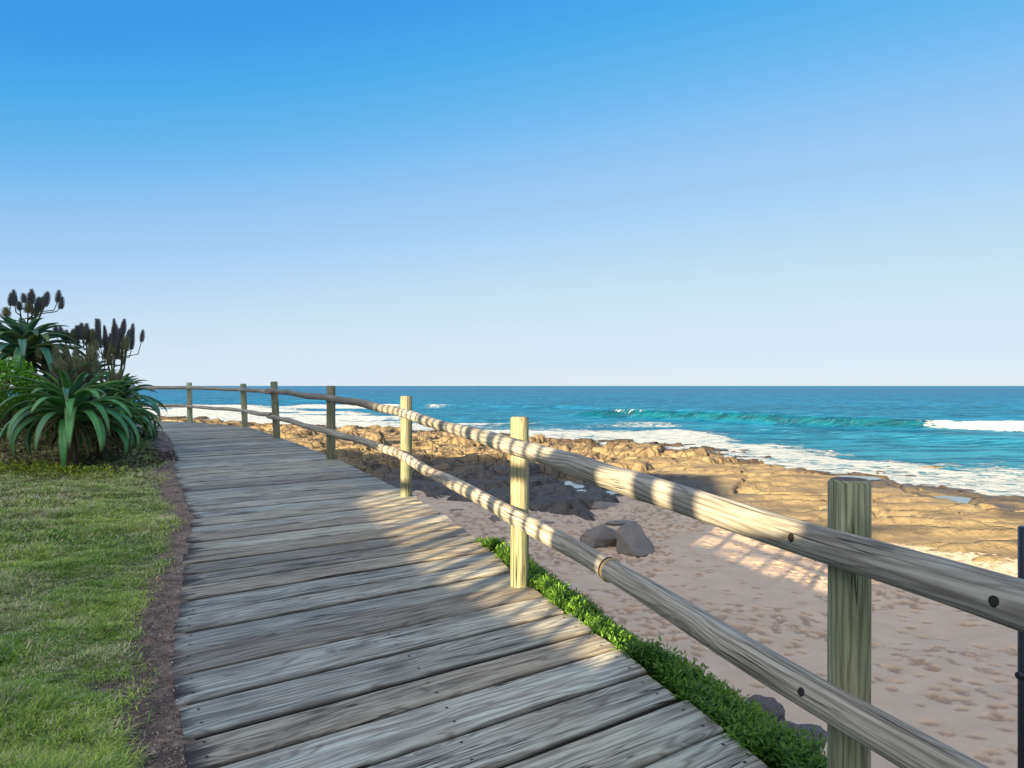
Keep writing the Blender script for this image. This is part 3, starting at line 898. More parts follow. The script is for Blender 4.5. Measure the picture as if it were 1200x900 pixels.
bolt_hole(t1, tp, 1186, 708, .0582)
bolt_hole(l1, lp, 947, 828, .052)

P_, T_ = near_on(lp, 708, 682)
band = build_tube('band', [P_ - T_ * .007, P_, P_ + T_ * .007], .0555, [M['bandwood'], M['end']], rail, wob=0.0008, ns=26); band.parent = l1; band.matrix_parent_inverse = Matrix()
band2 = build_tube('joint', [P_ + T_ * .008, P_ + T_ * .011, P_ + T_ * .016], .0538, [M['hole'], M['hole']], rail, wob=0.0, ns=26); band2.parent = l1

# ------------------------------------------------------------------ black gate at the right edge
gx, gy = 1.215, 1.63
gate = empty('metal_gate', (gx, gy, 3.7), 'black painted metal gate post behind the rail at the right edge', 'gate')
def cyl(name, a, b, r, mat, parent, ns=20):
    return build_tube(name, [a, Vector(a).lerp(Vector(b), .5), b], r, mat, parent, wob=0, ns=ns)
cyl('gate_post', (gx + .035, gy + .12, 3.0), (gx + .035, gy + .12, 4.66), .025, M['black_metal'], gate)
cyl('hinge', (gx - .002, gy + .11, 4.304), (gx + .035, gy + .12, 4.304), .009, M['black_metal'], gate)
cyl('collar', (gx + .035, gy + .12, 4.425), (gx + .035, gy + .12, 4.445), .030, M['black_metal'], gate)
for dz in (3.85, 4.62):
    cyl('gate_rail', (gx + .05, gy + .12, dz), (gx + 1.0, gy + .02, dz), .014, M['black_metal'], gate)
for k in range(7):
    cyl('gate_bar', (gx + .17 + .12 * k, gy + .10 - .0126 * k, 3.85), (gx + .17 + .12 * k, gy + .10 - .0126 * k, 4.62), .008, M['black_metal'], gate, 10)

# ------------------------------------------------------------------ boulders
def boulder_mesh(seed, s, pts=16, sub=3, rough=.13, boxy=.0):
    rg = random.Random(seed); bm = bmesh.new()
    for i in range(pts):
        while True:
            v = Vector((rg.uniform(-1, 1), rg.uniform(-1, 1), rg.uniform(-1, 1)))
            if v.length <= 1 and v.length > .1: break
        v.normalize()
        if boxy: v = Vector([math.copysign(abs(c) ** (1 - boxy), c) for c in v])
        bm.verts.new((v.x * s[0], v.y * s[1], v.z * s[2]))
    r = bmesh.ops.convex_hull(bm, input=bm.verts)
    bmesh.ops.delete(bm, geom=[g for g in set(r['geom_interior'] + r['geom_unused']) if isinstance(g, bmesh.types.BMVert)], context='VERTS')
    bmesh.ops.dissolve_limit(bm, angle_limit=R(14), verts=bm.verts, edges=bm.edges)
    bmesh.ops.bevel(bm, geom=list(bm.edges), offset=min(s) * .07, segments=2, profile=.6, affect='EDGES')
    bmesh.ops.triangulate(bm, faces=bm.faces)
    for _ in range(sub):
        bmesh.ops.subdivide_edges(bm, edges=[e for e in bm.edges if e.calc_length() > min(s) * .12], cuts=1)
        bmesh.ops.triangulate(bm, faces=bm.faces)
    from mathutils import noise
    for v in bm.verts:
        n = noise.fractal(v.co * (2.2 / max(s)) + Vector((seed, 0, 0)), .8, 2.0, 4)
        v.co += v.co.normalized() * n * rough * min(s)
    me = bpy.data.meshes.new('boulder'); bm.to_mesh(me); bm.free()
    return me
def px_on(px, py, z):
    D = 850 * (EYE - z) / (py - 452); return (px - 600) / 850 * D, D
def boulder(px, py, wpx, hr, dr_, zg, seed, label, mat='boulder', rot=0, group=None, boxy=0, pts=16, sink=.25, cat='boulder', name='boulder'):
    """px,py = pixel of the foot in the 1200 frame, wpx = width in pixels"""
    x, y = px_on(px, py, zg); s = wpx / 850 * y / 2
    me = boulder_mesh(seed, (s, s * dr_, s * hr), pts=pts, boxy=boxy)
    o = link(name, me, M[mat]); o.location = (x, y + s * dr_ * .7, zg + s * hr * (1 - sink * 2)); o.rotation_euler = (0, 0, rot)
    me.polygons.foreach_set('use_smooth', np.ones(len(me.polygons), dtype=bool))
    try: me.set_sharp_from_angle(angle=R(28))
    except Exception: pass
    return tag(o, label, cat, group)
boulder(704, 645, 54, .66, .7, 1.18, 7, 'rounded dark boulder left of the angular block on the sand', pts=22, rot=.3)
boulder(749, 651, 52, .95, .85, 1.18, 12, 'angular square edged dark boulder standing on the sand', boxy=.35, pts=12, rot=.8)
boulder(668, 648, 44, .35, .8, 1.15, 21, 'low grey boulder half hidden under the lower rail', 'greyrock', pts=20)
boulder(775, 650, 36, .16, .5, 1.15, 22, 'thin grey slab beside the angular boulder', pts=18)
boulder(712, 598, 46, .28, .5, 1.15, 23, 'long dark rock just in front of the tide pool')
boulder(727, 615, 46, .12, .45, 1.17, 24, 'flat dark slab on the sand behind the two boulders')
boulder(633, 617, 40, .20, .5, 1.17, 25, 'flat dark rock in the sand seen right of the second post')
boulder(578, 615, 18, .8, .6, 1.15, 26, 'small dark rock seen just below the lower rail', pts=12)
boulder(536, 600, 22, .2, .5, 1.17, 27, 'thin flat stone lying on the sand left of the second post')
boulder(668, 592, 24, .5, .7, 1.1, 28, 'small round dark rock left of the tide pool', pts=20)
boulder(692, 606, 16, .5, .7, 1.12, 29, 'small dark stone between the pool and the flat slab')
boulder(516, 603, 8, .5, .7, 1.15, 30, 'tiny dark stone by the edge of the boardwalk')
# stones at the foot of the bank
for k, (px, py, wp, zg, hr, lab) in enumerate([
    (899, 850, 56, 2.35, .75, 'smooth grey stone at the foot of the green bank'),
    (925, 862, 36, 2.35, .5, 'small grey stone below the smooth grey one on the bank'),
    (951, 874, 56, 2.35, .45, 'dark grey stone half under the lower rail on the bank'),
    (962, 905, 40, 2.4, .6, 'dark stone nearest the bottom frame beside the large post')]):
    x, y = px_on(px, py, zg)
    zz = float(lawn_at(x, y)[0])
    boulder(px, py, wp, hr, .8, zg, 40 + k, lab, 'greyrock', pts=26, cat='stone', name='stone', sink=.3)
# rocks standing in the surf
SURF = [(350, 504, 26, .55, 'brown surf rock seen left of the tilted post row', ), (437, 505, 34, .42, 'rounded brown rock at the edge of the surf below the rail'),
        (632, 512, 20, .3, 'small brown rock at the surf right of the second post'), (737, 527, 44, .28, 'flat brown rock ringed by foam left of the swell'),
        (796, 533, 30, .2, 'low flat brown rock in the foam behind the top rail'), (935, 550, 26, .2, 'thin brown rock awash in the middle of the foam'),
        (1096, 549, 30, .22, 'dark brown rock awash far to the right in the foam'), (1036, 572, 30, .3, 'brown rock at the water edge right of the large post'),
        (1167, 584, 18, .4, 'small reddish rock at the water edge on the right'), (1010, 556, 16, .3, 'tiny rock awash above the flat shelf')]
for k, (px, py, wp, hr, lab) in enumerate(SURF):
    x, y = px_on(px, py, .05); s = wp / 850 * y / 2
    me = boulder_mesh(80 + k, (s, s * .6, s * hr), pts=24, rough=.22)
    wa = me.attributes.new('wet', 'FLOAT', 'POINT'); z_ = np.array([v.co.z for v in me.vertices]); wa.data.foreach_set('value', np.clip(.6 - z_ / (s * hr), 0, 1).astype(np.float32))
    o = link('surf_rock', me, M['rock']); o.location = (x, y + s * .4, .02)
    tag(o, lab, 'rock', 'rocks standing in the surf')

# ------------------------------------------------------------------ grass and ground cover
def blades(name, px, py, pz, h, wd, lean, colr, seg=2, seed=1, azim=None):
    """curved blades: n arrays"""
    rg = np.random.default_rng(seed); n = len(px)
    az_ = rg.uniform(0, 2 * math.pi, n) if azim is None else azim
    dx, dy = np.cos(az_), np.sin(az_)
    fx, fy = -dy, dx
    V = np.zeros((n, 2 * seg + 1, 3))
    for s in range(seg + 1):
        f = s / seg
        cx = px + dx * lean * h * f ** 1.7; cy = py + dy * lean * h * f ** 1.7; cz = pz + h * f * (1 - .35 * lean * f)
        if s < seg:
            ww = wd * (1 - .45 * f)
            V[:, 2 * s] = np.stack([cx - fx * ww, cy - fy * ww, cz], 1); V[:, 2 * s + 1] = np.stack([cx + fx * ww, cy + fy * ww, cz], 1)
        else:
            V[:, 2 * s] = np.stack([cx, cy, cz], 1)
    k = 2 * seg + 1; b = np.arange(n)[:, None] * k
    F = []
    for s in range(seg - 1):
        a = 2 * s
        F.append(b + np.array([a, a + 1, a + 3])); F.append(b + np.array([a, a + 3, a + 2]))
    a = 2 * (seg - 1); F.append(b + np.array([a, a + 1, a + 2]))
    F = np.concatenate(F)
    col = np.repeat(colr[:, None, :], k, 1).reshape(-1, 3)
    return mesh_np(name, V.reshape(-1, 3), F, col={'Col': col})

rg = np.random.default_rng(11)
N = 900000
# density falls with distance
yy_ = 1.9 + 10.6 * rg.random(N) ** 1.9
xx_ = x_left(yy_) - rg.random(N) * (yy_ * .72 - np.abs(x_left(yy_)) + .5).clip(.4, 9)
z_, dl_, _ = z_lawn(xx_, yy_)
thr = .20 + .17 * (fbm(xx_ * 2.2, yy_ * 2.2, 3, 161) - .5) * 2 + .05 * rg.normal(size=N)
bare = fbm(xx_ * 2.6, yy_ * 2.6, 4, 163)
keep = (dl_ > thr) & ((bare < .54) | (rg.random(N) < .2)) & (rg.random(N) < np.clip((4.2 / yy_) ** .3, .3, 1))
keep &= ~(((xx_ + 8.5) ** 2 / 9 + (yy_ - 11.5) ** 2 / 4) < .8)
xx_, yy_, z_ = xx_[keep], yy_[keep], z_[keep]
n = len(xx_)
tone = fbm(xx_ * 1.5, yy_ * 1.5, 4, 171); t2 = rg.random(n)
g1 = np.array([.26, .40, .055]); g2 = np.array([.50, .62, .12]); g3 = np.array([.12, .25, .06]); dry = np.array([.70, .62, .38])
tt = np.clip((tone - .35) / .3, 0, 1)[:, None]
colr = g1 * (1 - tt) + g2 * tt
colr = np.where((t2 < .22)[:, None], g3, colr)
dryp = .13 + .35 * np.clip((fbm(xx_ * 3, yy_ * 3, 3, 173) - .5) * 4, 0, 1) + .35 * sstep(4, 9, yy_)
colr = np.where((rg.random(n) < dryp)[:, None], dry, colr) * rg.uniform(.7, 1.25, (n, 1))
far_s = 1 + sstep(4, 11, yy_) * 1.2
clump = fbm(xx_ * 4, yy_ * 4, 3, 175)
h = rg.uniform(.016, .040, n) * (.3 + 1.6 * np.clip((clump - .25) * 1.7, 0, 1)) * (.85 + .25 * far_s)
me = blades('lawn_grass', xx_, yy_, z_ - .004, h, rg.uniform(.0013, .0028, n) * far_s * 1.25, rg.uniform(.3, 2.0, n), colr, 2, 12)
tag(link('lawn_grass', me, M['blade']), 'patchy green and straw coloured lawn grass left of the boardwalk', 'grass', None, 'stuff')
print('lawn blades', n)

# long stray stalks over the soil
n = 4500
yy_ = 2.0 + 8 * rg.random(n) ** 1.4; xx_ = x_left(yy_) - .02 - rg.random(n) * .45
z_, _, _ = z_lawn(xx_, yy_)
colr = np.where((rg.random(n) < .6)[:, None], np.array([.24, .19, .13]), np.array([.08, .055, .04])) * rg.uniform(.6, 1.2, (n, 1))
me = blades('dry_litter', xx_, yy_, z_ + .004, rg.uniform(.015, .05, n), np.full(n, .0011), rg.uniform(2.0, 5, n), colr, 2, 14)
tag(link('dry_litter', me, M['blade']), 'dry grass stalks and litter on the bare soil strip', 'litter', None, 'stuff')

def leaf_cloud(name, cx, cy, cz, L, Wd, colr, seed, up=.5, dirx=None):
    rg = np.random.default_rng(seed); n = len(cx)
    a = rg.uniform(0, 2 * math.pi, n); e = np.arcsin(np.clip(rg.normal(up, .35, n), -.9, .98))
    d = np.stack([np.cos(a) * np.cos(e), np.sin(a) * np.cos(e), np.sin(e)], 1)
    s = np.stack([-np.sin(a), np.cos(a), rg.uniform(-.4, .4, n)], 1)
    c = np.stack([cx, cy, cz], 1)
    nrm = np.cross(d, s)
    V = np.zeros((n, 4, 3))
    V[:, 0] = c; V[:, 1] = c + d * (L * .5)[:, None] + s * Wd[:, None]; V[:, 2] = c + d * L[:, None] - nrm * (L * .18)[:, None]; V[:, 3] = c + d * (L * .5)[:, None] - s * Wd[:, None]
    b = np.arange(n)[:, None] * 4
    F = np.concatenate([b + np.array([0, 1, 2]), b + np.array([0, 2, 3])])
    return mesh_np(name, V.reshape(-1, 3), F, col={'Col': np.repeat(colr[:, None, :], 4, 1).reshape(-1, 3)})

n = 14000
ty = 2.0 + 9 * rg.random(n) ** 1.6; tx = x_left(ty) - .30 + .36 * rg.random(n)
z_, dl_, _ = z_lawn(tx, ty); kk = (dl_ > -.03); tx, ty, z_ = tx[kk], ty[kk], z_[kk]; n = len(tx)
gz_ = np.maximum(z_, np.where(seg_dist(tx, ty, LE) > -.005, z_deck(ty) + .001, -9))
shade_ = rg.random((n, 1))
me = leaf_cloud('soil_crumbs', tx, ty, gz_ + .002, rg.uniform(.004, .014, n), rg.uniform(.0015, .005, n), np.where(shade_ < .45, np.array([.07, .055, .045]), np.where(shade_ < .85, np.array([.30, .24, .20]), np.array([.60, .54, .46]))), 25, .3)
tag(link('soil_crumbs', me, M['blade']), 'crumbs of soil, bark and pale grit on the bare strip and plank ends', 'soil crumbs', None, 'stuff')

# green creeping plants beside the right edge
ns_ = 16000
sy = 1.6 + 3.9 * rg.random(ns_) ** 1.1
gw = .50 + .22 * (vnoise(sy * 1.4, sy * 0, 181) - .5) * 2
gw = gw * np.interp(sy, [1.5, 2.3, 2.9, 3.6, 4.6, 5.2, 5.6], [.55, .85, 1.4, 1.2, .95, .6, .1])
off = .02 + rg.random(ns_) * gw
sx_ = x_right(sy) + off * 1.05
gk = (fbm(sx_ * 3.5, sy * 3.5, 3, 189) > .36 + .16 * (off / gw) ** 2); sx_, sy, off, gw = sx_[gk], sy[gk], off[gk], gw[gk]; ns_ = len(sx_)
z_, _, _ = z_lawn(sx_, sy)
hh = (.10 + .17 * vnoise(sx_ * 4, sy * 4, 183)) * np.clip(1.25 - .8 * (off / gw) ** 2, .25, 1.2)
per = 26
f = rg.random((ns_, per))
an = rg.uniform(0, 6.28, (ns_, 1)); ln = rg.uniform(.0, .08, (ns_, 1))
cx = (sx_[:, None] + np.cos(an) * ln * f + rg.normal(0, .006, (ns_, per))).ravel()
cy = (sy[:, None] + np.sin(an) * ln * f + rg.normal(0, .006, (ns_, per))).ravel()
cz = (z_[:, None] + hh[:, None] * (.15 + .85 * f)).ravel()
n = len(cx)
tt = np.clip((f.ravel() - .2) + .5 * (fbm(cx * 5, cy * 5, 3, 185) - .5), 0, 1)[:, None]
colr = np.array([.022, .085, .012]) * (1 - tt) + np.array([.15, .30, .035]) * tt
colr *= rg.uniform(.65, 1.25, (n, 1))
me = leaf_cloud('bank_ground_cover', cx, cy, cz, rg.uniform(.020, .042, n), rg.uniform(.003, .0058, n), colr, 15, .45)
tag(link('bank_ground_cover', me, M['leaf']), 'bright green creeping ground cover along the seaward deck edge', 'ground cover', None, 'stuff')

# twigs and runners on the bank
n = 420
ty = 1.7 + 3.8 * rg.random(n); to = .35 + rg.random(n) * .9; tx = x_right(ty) + to
z_, _, _ = z_lawn(tx, ty)
me = blades('bank_twigs', tx, ty, z_ + .005, rg.uniform(.02, .07, n), np.full(n, .0022), rg.uniform(2, 6, n), np.array([.09, .065, .045]) * rg.uniform(.6, 1.4, (n, 1)), 3, 16)
tag(link('bank_twigs', me, M['blade']), 'dry brown twigs and runners on the slope below the ground cover', 'twigs', None, 'stuff')
n = 2600
ty = 1.7 + 1.6 * rg.random(n); to = .55 + rg.random(n) ** 1.5 * .75; tx = x_right(ty) + to
kk = fbm(tx * 3, ty * 3, 3, 187) > .52
tx, ty = tx[kk], ty[kk]; n = len(tx); z_, _, _ = z_lawn(tx, ty)
me = leaf_cloud('sparse_creeper', tx, ty, z_ + rg.uniform(0, .05, n), rg.uniform(.015, .03, n), rg.uniform(.004, .007, n), np.array([.06, .11, .02]) * rg.uniform(.6, 1.5, (n, 1)), 17, .4)
tag(link('sparse_creeper', me, M['leaf']), 'sparse creeper leaves among the grey stones of the bank', 'creeper', None, 'stuff')

# ------------------------------------------------------------------ aloes
def aloe_leaf(V, F, Cc, base, azm, L, e0, curl, w0, hue, rg, teeth=True):
    """curved channelled leaf; e0 start elevation (rad), curl total bend (rad)"""
    n = 13
    p = Vector(base); c0 = len(V)
    ca, sa = math.cos(azm), math.sin(azm); twist = rg.uniform(-.25, .25); yaw = rg.uniform(-.35, .35)
    side0 = Vector((-sa, ca, 0))
    spots = []
    for i in range(n):
        f = i / (n - 1)
        e = e0 - curl * (f ** 1.15)
        a = azm + yaw * f
        d = Vector((math.cos(a) * math.cos(e), math.sin(a) * math.cos(e), math.sin(e)))
        side = Vector((-math.sin(a), math.cos(a), 0)); nrm = side.cross(d) * -1
        nrm = d.cross(side) * -1 if (d.cross(side)).z > 0 else d.cross(side)
        nrm = -nrm if nrm.z < 0 and math.cos(e) > 0 else nrm
        side = (side + nrm * twist * f).normalized()
        w_ = w0 * (1 - .12 * f) * (1 - f ** 2.6) ** .75 + .002
        th = w_ * .30
        ring = [(-1, .22), (-.55, .02), (0, -.10), (.55, .02), (1, .22), (.6, -.42), (0, -.62), (-.6, -.42)]
        for k, (u, v) in enumerate(ring):
            V.append(p + side * (u * w_) + nrm * (v * w_ * .8))
            edge = 1 if k in (0, 4) else 0
            tip = max(0, f - .82) / .18
            g = Vector(hue)
            if k >= 5: g = g * .8
            g = g.lerp(Vector((.16, .24, .07)), .55 * edge)
            g = g.lerp(Vector((.14, .10, .05)), tip * .6)
            Cc.append(g)
        spots.append((p.copy(), side.copy(), nrm.copy(), w_, d.copy()))
        p = p + d * (L / (n - 1))
    for i in range(n - 1):
        for k in range(8):
            k2 = (k + 1) % 8
            F.append((c0 + i * 8 + k, c0 + i * 8 + k2, c0 + (i + 1) * 8 + k2, c0 + (i + 1) * 8 + k))
    F.append(tuple(c0 + (n - 1) * 8 + k for k in range(8)))
    if teeth:
        m = int(L / .035)
        for q in range(m):
            f = q / m * (n - 1); i = min(int(f), n - 2); ff = f - i
            P0, S0, N0, W0, D0 = spots[i]; P1, S1, N1, W1, D1 = spots[i + 1]
            P = P0.lerp(P1, ff); S = S0; Wq = W0 + (W1 - W0) * ff
            for sg in (-1, 1):
                e_ = P + S * (sg * Wq) + N0 * (.22 * Wq * .8); b = len(V)
                V.extend([e_ - D0 * .006, e_ + D0 * .006, e_ + S * (sg * .010) + D0 * .004])
                Cc.extend([Vector((.18, .2, .06))] * 3)
                F.append((b, b + 1, b + 2))

def poly_mesh(name, V, F, Cc, mat, parent, smooth=True):
    o0 = parent.matrix_world.translation if False else parent['_o'] if '_o' in parent else (0, 0, 0)
    me = bpy.data.meshes.new(name); me.from_pydata([tuple(v) for v in V], [], F)
    a = me.color_attributes.new('Col', 'FLOAT_COLOR', 'POINT')
    c = np.ones((len(V), 4), dtype=np.float32); c[:, :3] = np.array([tuple(x) for x in Cc]); a.data.foreach_set('color', c.ravel())
    me.update()
    return link(name, me, mat, parent, smooth)

def simple_tube(V, F, Cc, pts, r0, r1, col, ns=7):
    n = len(pts); c0 = len(V)
    for i in range(n):
        T = (pts[min(i + 1, n - 1)] - pts[max(i - 1, 0)]).normalized()
        s = T.cross(Vector((.3, 1, .1))).normalized(); u = s.cross(T); f = i / (n - 1); r = r0 + (r1 - r0) * f
        for k in range(ns):
            a = 6.283 * k / ns; V.append(pts[i] + s * math.cos(a) * r + u * math.sin(a) * r); Cc.append(col)
    for i in range(n - 1):
        for k in range(ns):
            k2 = (k + 1) % ns; F.append((c0 + i * ns + k, c0 + i * ns + k2, c0 + (i + 1) * ns + k2, c0 + (i + 1) * ns + k))
    F.append(tuple(c0 + (n - 1) * ns + k for k in range(ns)))

def flower_head(P, axis_, L, r, rg, col):
    V, F, Cc = [], [], []
    n = 7; ns = 9; c0 = 0
    T = axis_.normalized(); s = T.cross(Vector((.3, 1, .1))).normalized(); u = s.cross(T)
    for i in range(n):
        f = i / (n - 1); rr = r * .72 * math.sin(math.pi * min(.98, (.10 + .82 * f))) ** .55 * (1 - .25 * f)
        for k in range(ns):
            a = 6.283 * k / ns; V.append(P + T * (L * f) + (s * math.cos(a) + u * math.sin(a)) * rr); Cc.append(col * .7)
    for i in range(n - 1):
        for k in range(ns):
            k2 = (k + 1) % ns; F.append((i * ns + k, i * ns + k2, (i + 1) * ns + k2, (i + 1) * ns + k))
    F.append(tuple(range((n - 1) * ns, n * ns))); F.append(tuple(range(ns))[::-1])
    m = int(130 * L / .2)
    for q in range(m):
        f = (q + rg.random()) / m; a = q * 2.399 + rg.uniform(-.2, .2)
        rr = r * math.sin(math.pi * min(.98, (.10 + .82 * f))) ** .55 * (1 - .3 * f)
        o = s * math.cos(a) + u * math.sin(a); sd = T.cross(o)
        b0 = P + T * (L * f) + o * (rr * .6)
        tip = b0 + o * (rr * .75 + .006) + T * ((f - .42) * .035)
        mid = (b0 + tip) * .5; w_ = .0062 * (1.15 - .5 * f); b = len(V); tw = T * w_
        V.extend([b0, mid + sd * w_ + tw * .5, tip, mid - sd * w_ - tw * .5, mid + tw * 1.2]); cc = col * rg.uniform(.6, 1.5); Cc.extend([cc] * 5)
        F.append((b, b + 1, b + 4)); F.append((b + 1, b + 2, b + 4)); F.append((b + 2, b + 3, b + 4)); F.append((b + 3, b, b + 4))
    return V, F, Cc

def aloe(cx, cy, cz, scale, nleaf, seed, label, stalks=(), hue=(.035, .115, .065), ground=None, headcol=(.055, .05, .045), skirt=10, leafL=.85, w=.042, spread=1.0):
    rg = random.Random(seed)
    gz = float(lawn_at(cx, cy)[0]) if ground is None else ground
    root = empty('aloe_plant', (cx, cy, gz), label, 'aloe', 'aloe plants on the left')
    O = Vector((0, 0, cz - gz))
    V, F, Cc = [], [], []
    for i in range(nleaf):
        f = i / nleaf                       # 0 = inner
        a = i * 2.39996 + rg.uniform(-.2, .2)
        e0 = R(82 - 66 * f ** .8 + rg.uniform(-6, 6))
        L = scale * leafL * (.62 + .5 * min(1, f * 1.8)) * rg.uniform(.88, 1.1)
        curl = R(50 + 95 * f ** .7 + rg.uniform(-15, 20)) * spread
        h = Vector(hue) * rg.uniform(.85, 1.7)
        if rg.random() < .12: h = h.lerp(Vector((.16, .20, .03)), .6)
        if rg.random() < .25: h = h.lerp(Vector((.05, .15, .13)), .6)
        r0 = .03 + .05 * f
        aloe_leaf(V, F, Cc, O + Vector((math.cos(a) * r0, math.sin(a) * r0, .02 - .22 * scale * f)), a, L, e0, curl, scale * w * rg.uniform(.85, 1.15), h, rg)
    fo = poly_mesh('foliage', V, F, Cc, M['aloe'], root)
    # stem with a skirt of dead leaves
    V, F, Cc = [], [], []
    simple_tube(V, F, Cc, [Vector((0, 0, -.15)), Vector((.01, 0, (cz - gz) * .5)), O], .07 * scale, .055 * scale, Vector((.07, .05, .035)), 10)
    poly_mesh('stem', V, F, Cc, M['spike'], root)
    V, F, Cc = [], [], []
    for i in range(skirt):
        a = rg.uniform(0, 6.28); f = rg.random()
        aloe_leaf(V, F, Cc, Vector((math.cos(a) * .05, math.sin(a) * .05, (cz - gz) * (.55 + .35 * f))), a, scale * .55 * rg.uniform(.7, 1.2), R(rg.uniform(-40, 0)), R(rg.uniform(30, 70)), scale * .026, Vector((.10, .075, .05)) * rg.uniform(.6, 1.3), rg, False)
    if skirt: poly_mesh('dead_leaves', V, F, Cc, M['spike'], root)
    for (sa, lean, H, heads, hl, hr_, hc) in stalks:
        d = Vector((math.cos(sa) * lean, math.sin(sa) * lean, 1)).normalized()
        V, F, Cc = [], [], []
        p0 = O + Vector((0, 0, .05)); top = p0 + d * H
        mid = p0.lerp(top, .5) + Vector((math.cos(sa), math.sin(sa), 0)) * .04
        grn = Vector((.10, .15, .07)) if hc is None else Vector((.085, .09, .06))
        simple_tube(V, F, Cc, [p0, p0.lerp(mid, .5), mid, mid.lerp(top, .5), top], .014 * scale, .009 * scale, grn)
        hs = []
        for k in range(heads):
            if k == 0: hs.append((top, (d + Vector((0, 0, .6))).normalized())); continue
            aa = k * 2.4 + sa; f = rg.uniform(.55, .85); b = p0.lerp(top, f)
            out = Vector((math.cos(aa), math.sin(aa), 0)) * rg.uniform(.10, .24) * scale
            e1 = b + out * .9 + Vector((0, 0, .04)); e2 = b + out * 1.15 + Vector((0, 0, (1 - f) * H * rg.uniform(.3, 1.1) + .03))
            simple_tube(V, F, Cc, [b, e1, e2], .008 * scale, .006 * scale, grn, 6)
            hs.append((e2, Vector((out.x * .6, out.y * .6, 1)).normalized()))
        st = poly_mesh('flower_stalk', V, F, Cc, M['spike'], root)
        for (P, ax) in hs:
            hv, hf, hcc = flower_head(P - ax * .01, ax, hl * rg.uniform(.8, 1.2), hr_ * rg.uniform(.85, 1.15), rg, Vector(hc or headcol))
            poly_mesh('flower_head', hv, hf, hcc, M['spike'], st)
    return root

DK = (.10, .105, .115); OL = (.16, .17, .095); BR = (.20, .12, .06)
def at(px, py, D): return ((px - 600) / 850 * D, D, EYE - (py - 452) / 850 * D)
# front rosette
GR = (.055, .20, .055)
x, y_, z0 = at(84, 474, 8.9)
aloe(x, y_, z0, 1.0, 66, 1, 'largest front aloe rosette with long arching leaves at the lawn edge',
     [(2.2, .45, .42, 3, .14, .038, OL), (1.2, .10, .50, 3, .15, .04, OL), (.2, .35, .44, 3, .14, .038, OL), (4.0, .5, .38, 2, .11, .036, BR), (5.6, .5, .42, 3, .13, .038, OL), (3.1, .9, .34, 2, .10, .034, DK), (.9, .7, .40, 3, .13, .036, OL)], leafL=.88, w=.060, skirt=26, hue=GR)
x, y_, z0 = at(118, 486, 9.5)
aloe(x, y_, z0, .9, 40, 8, 'low aloe rosette tucked behind the largest one on its right', [(.4, .5, .45, 3, .14, .036, OL)], leafL=.74, w=.056, hue=GR)
x, y_, z0 = at(30, 402, 10.6)
aloe(x, y_, z0, 1.05, 54, 2, 'tall aloe at the upper left with broad drooping leaves under dark flower heads',
     [(3.2, .95, .58, 2, .15, .038, DK), (2.6, .35, .48, 3, .15, .040, DK), (.9, .15, .55, 3, .16, .040, DK), (.2, .45, .62, 4, .16, .040, DK), (5.9, .85, .64, 4, .15, .038, DK), (5.5, .4, .42, 4, .16, .05, OL)], leafL=.78, w=.066, skirt=26, hue=(.035, .15, .085))
x, y_, z0 = at(136, 466, 10.8)
aloe(x, y_, z0, 1.05, 56, 3, 'right hand aloe whose leaves reach over the boardwalk edge',
     [(2.4, .35, .75, 5, .20, .031, DK), (1.2, .12, .86, 4, .21, .031, DK), (.0, .12, .92, 4, .22, .032, DK), (2.9, .22, .84, 4, .21, .032, DK), (5.0, .3, .66, 5, .18, .040, OL), (6.0, .28, .80, 5, .20, .036, DK), (3.4, .5, .6, 5, .18, .042, OL)], leafL=.68, w=.056, skirt=16, hue=(.038, .14, .062))
x, y_, z0 = at(98, 444, 11.2)
aloe(x, y_, z0, 1.0, 42, 4, 'middle aloe half hidden behind the front rosette under clustered flower heads',
     [(2.6, .35, .55, 5, .18, .045, OL), (.4, .3, .6, 5, .18, .042, OL), (1.5, .1, .66, 5, .19, .042, DK), (3.3, .5, .62, 5, .18, .045, DK)], leafL=.72, w=.058, hue=(.035, .14, .07))
x, y_, z0 = at(145, 484, 10.4)
aloe(x, y_, z0, .85, 40, 5, 'small low aloe at the right foot of the aloe clump by the deck', (), leafL=.60, w=.052, skirt=10, hue=GR)
x, y_, z0 = at(60, 462, 10.4)
aloe(x, y_, z0, .9, 36, 9, 'aloe in the shade between the tall left one and the front rosette', [(1.9, .2, .5, 4, .15, .042, OL)], leafL=.66, w=.056, skirt=12, hue=(.035, .13, .06))
x, y_, z0 = at(-22, 434, 11.5)
aloe(x, y_, z0, 1.05, 40, 6, 'aloe cut by the left frame edge', [(.8, .3, .6, 4, .17, .05, DK)], leafL=.85, w=.06)

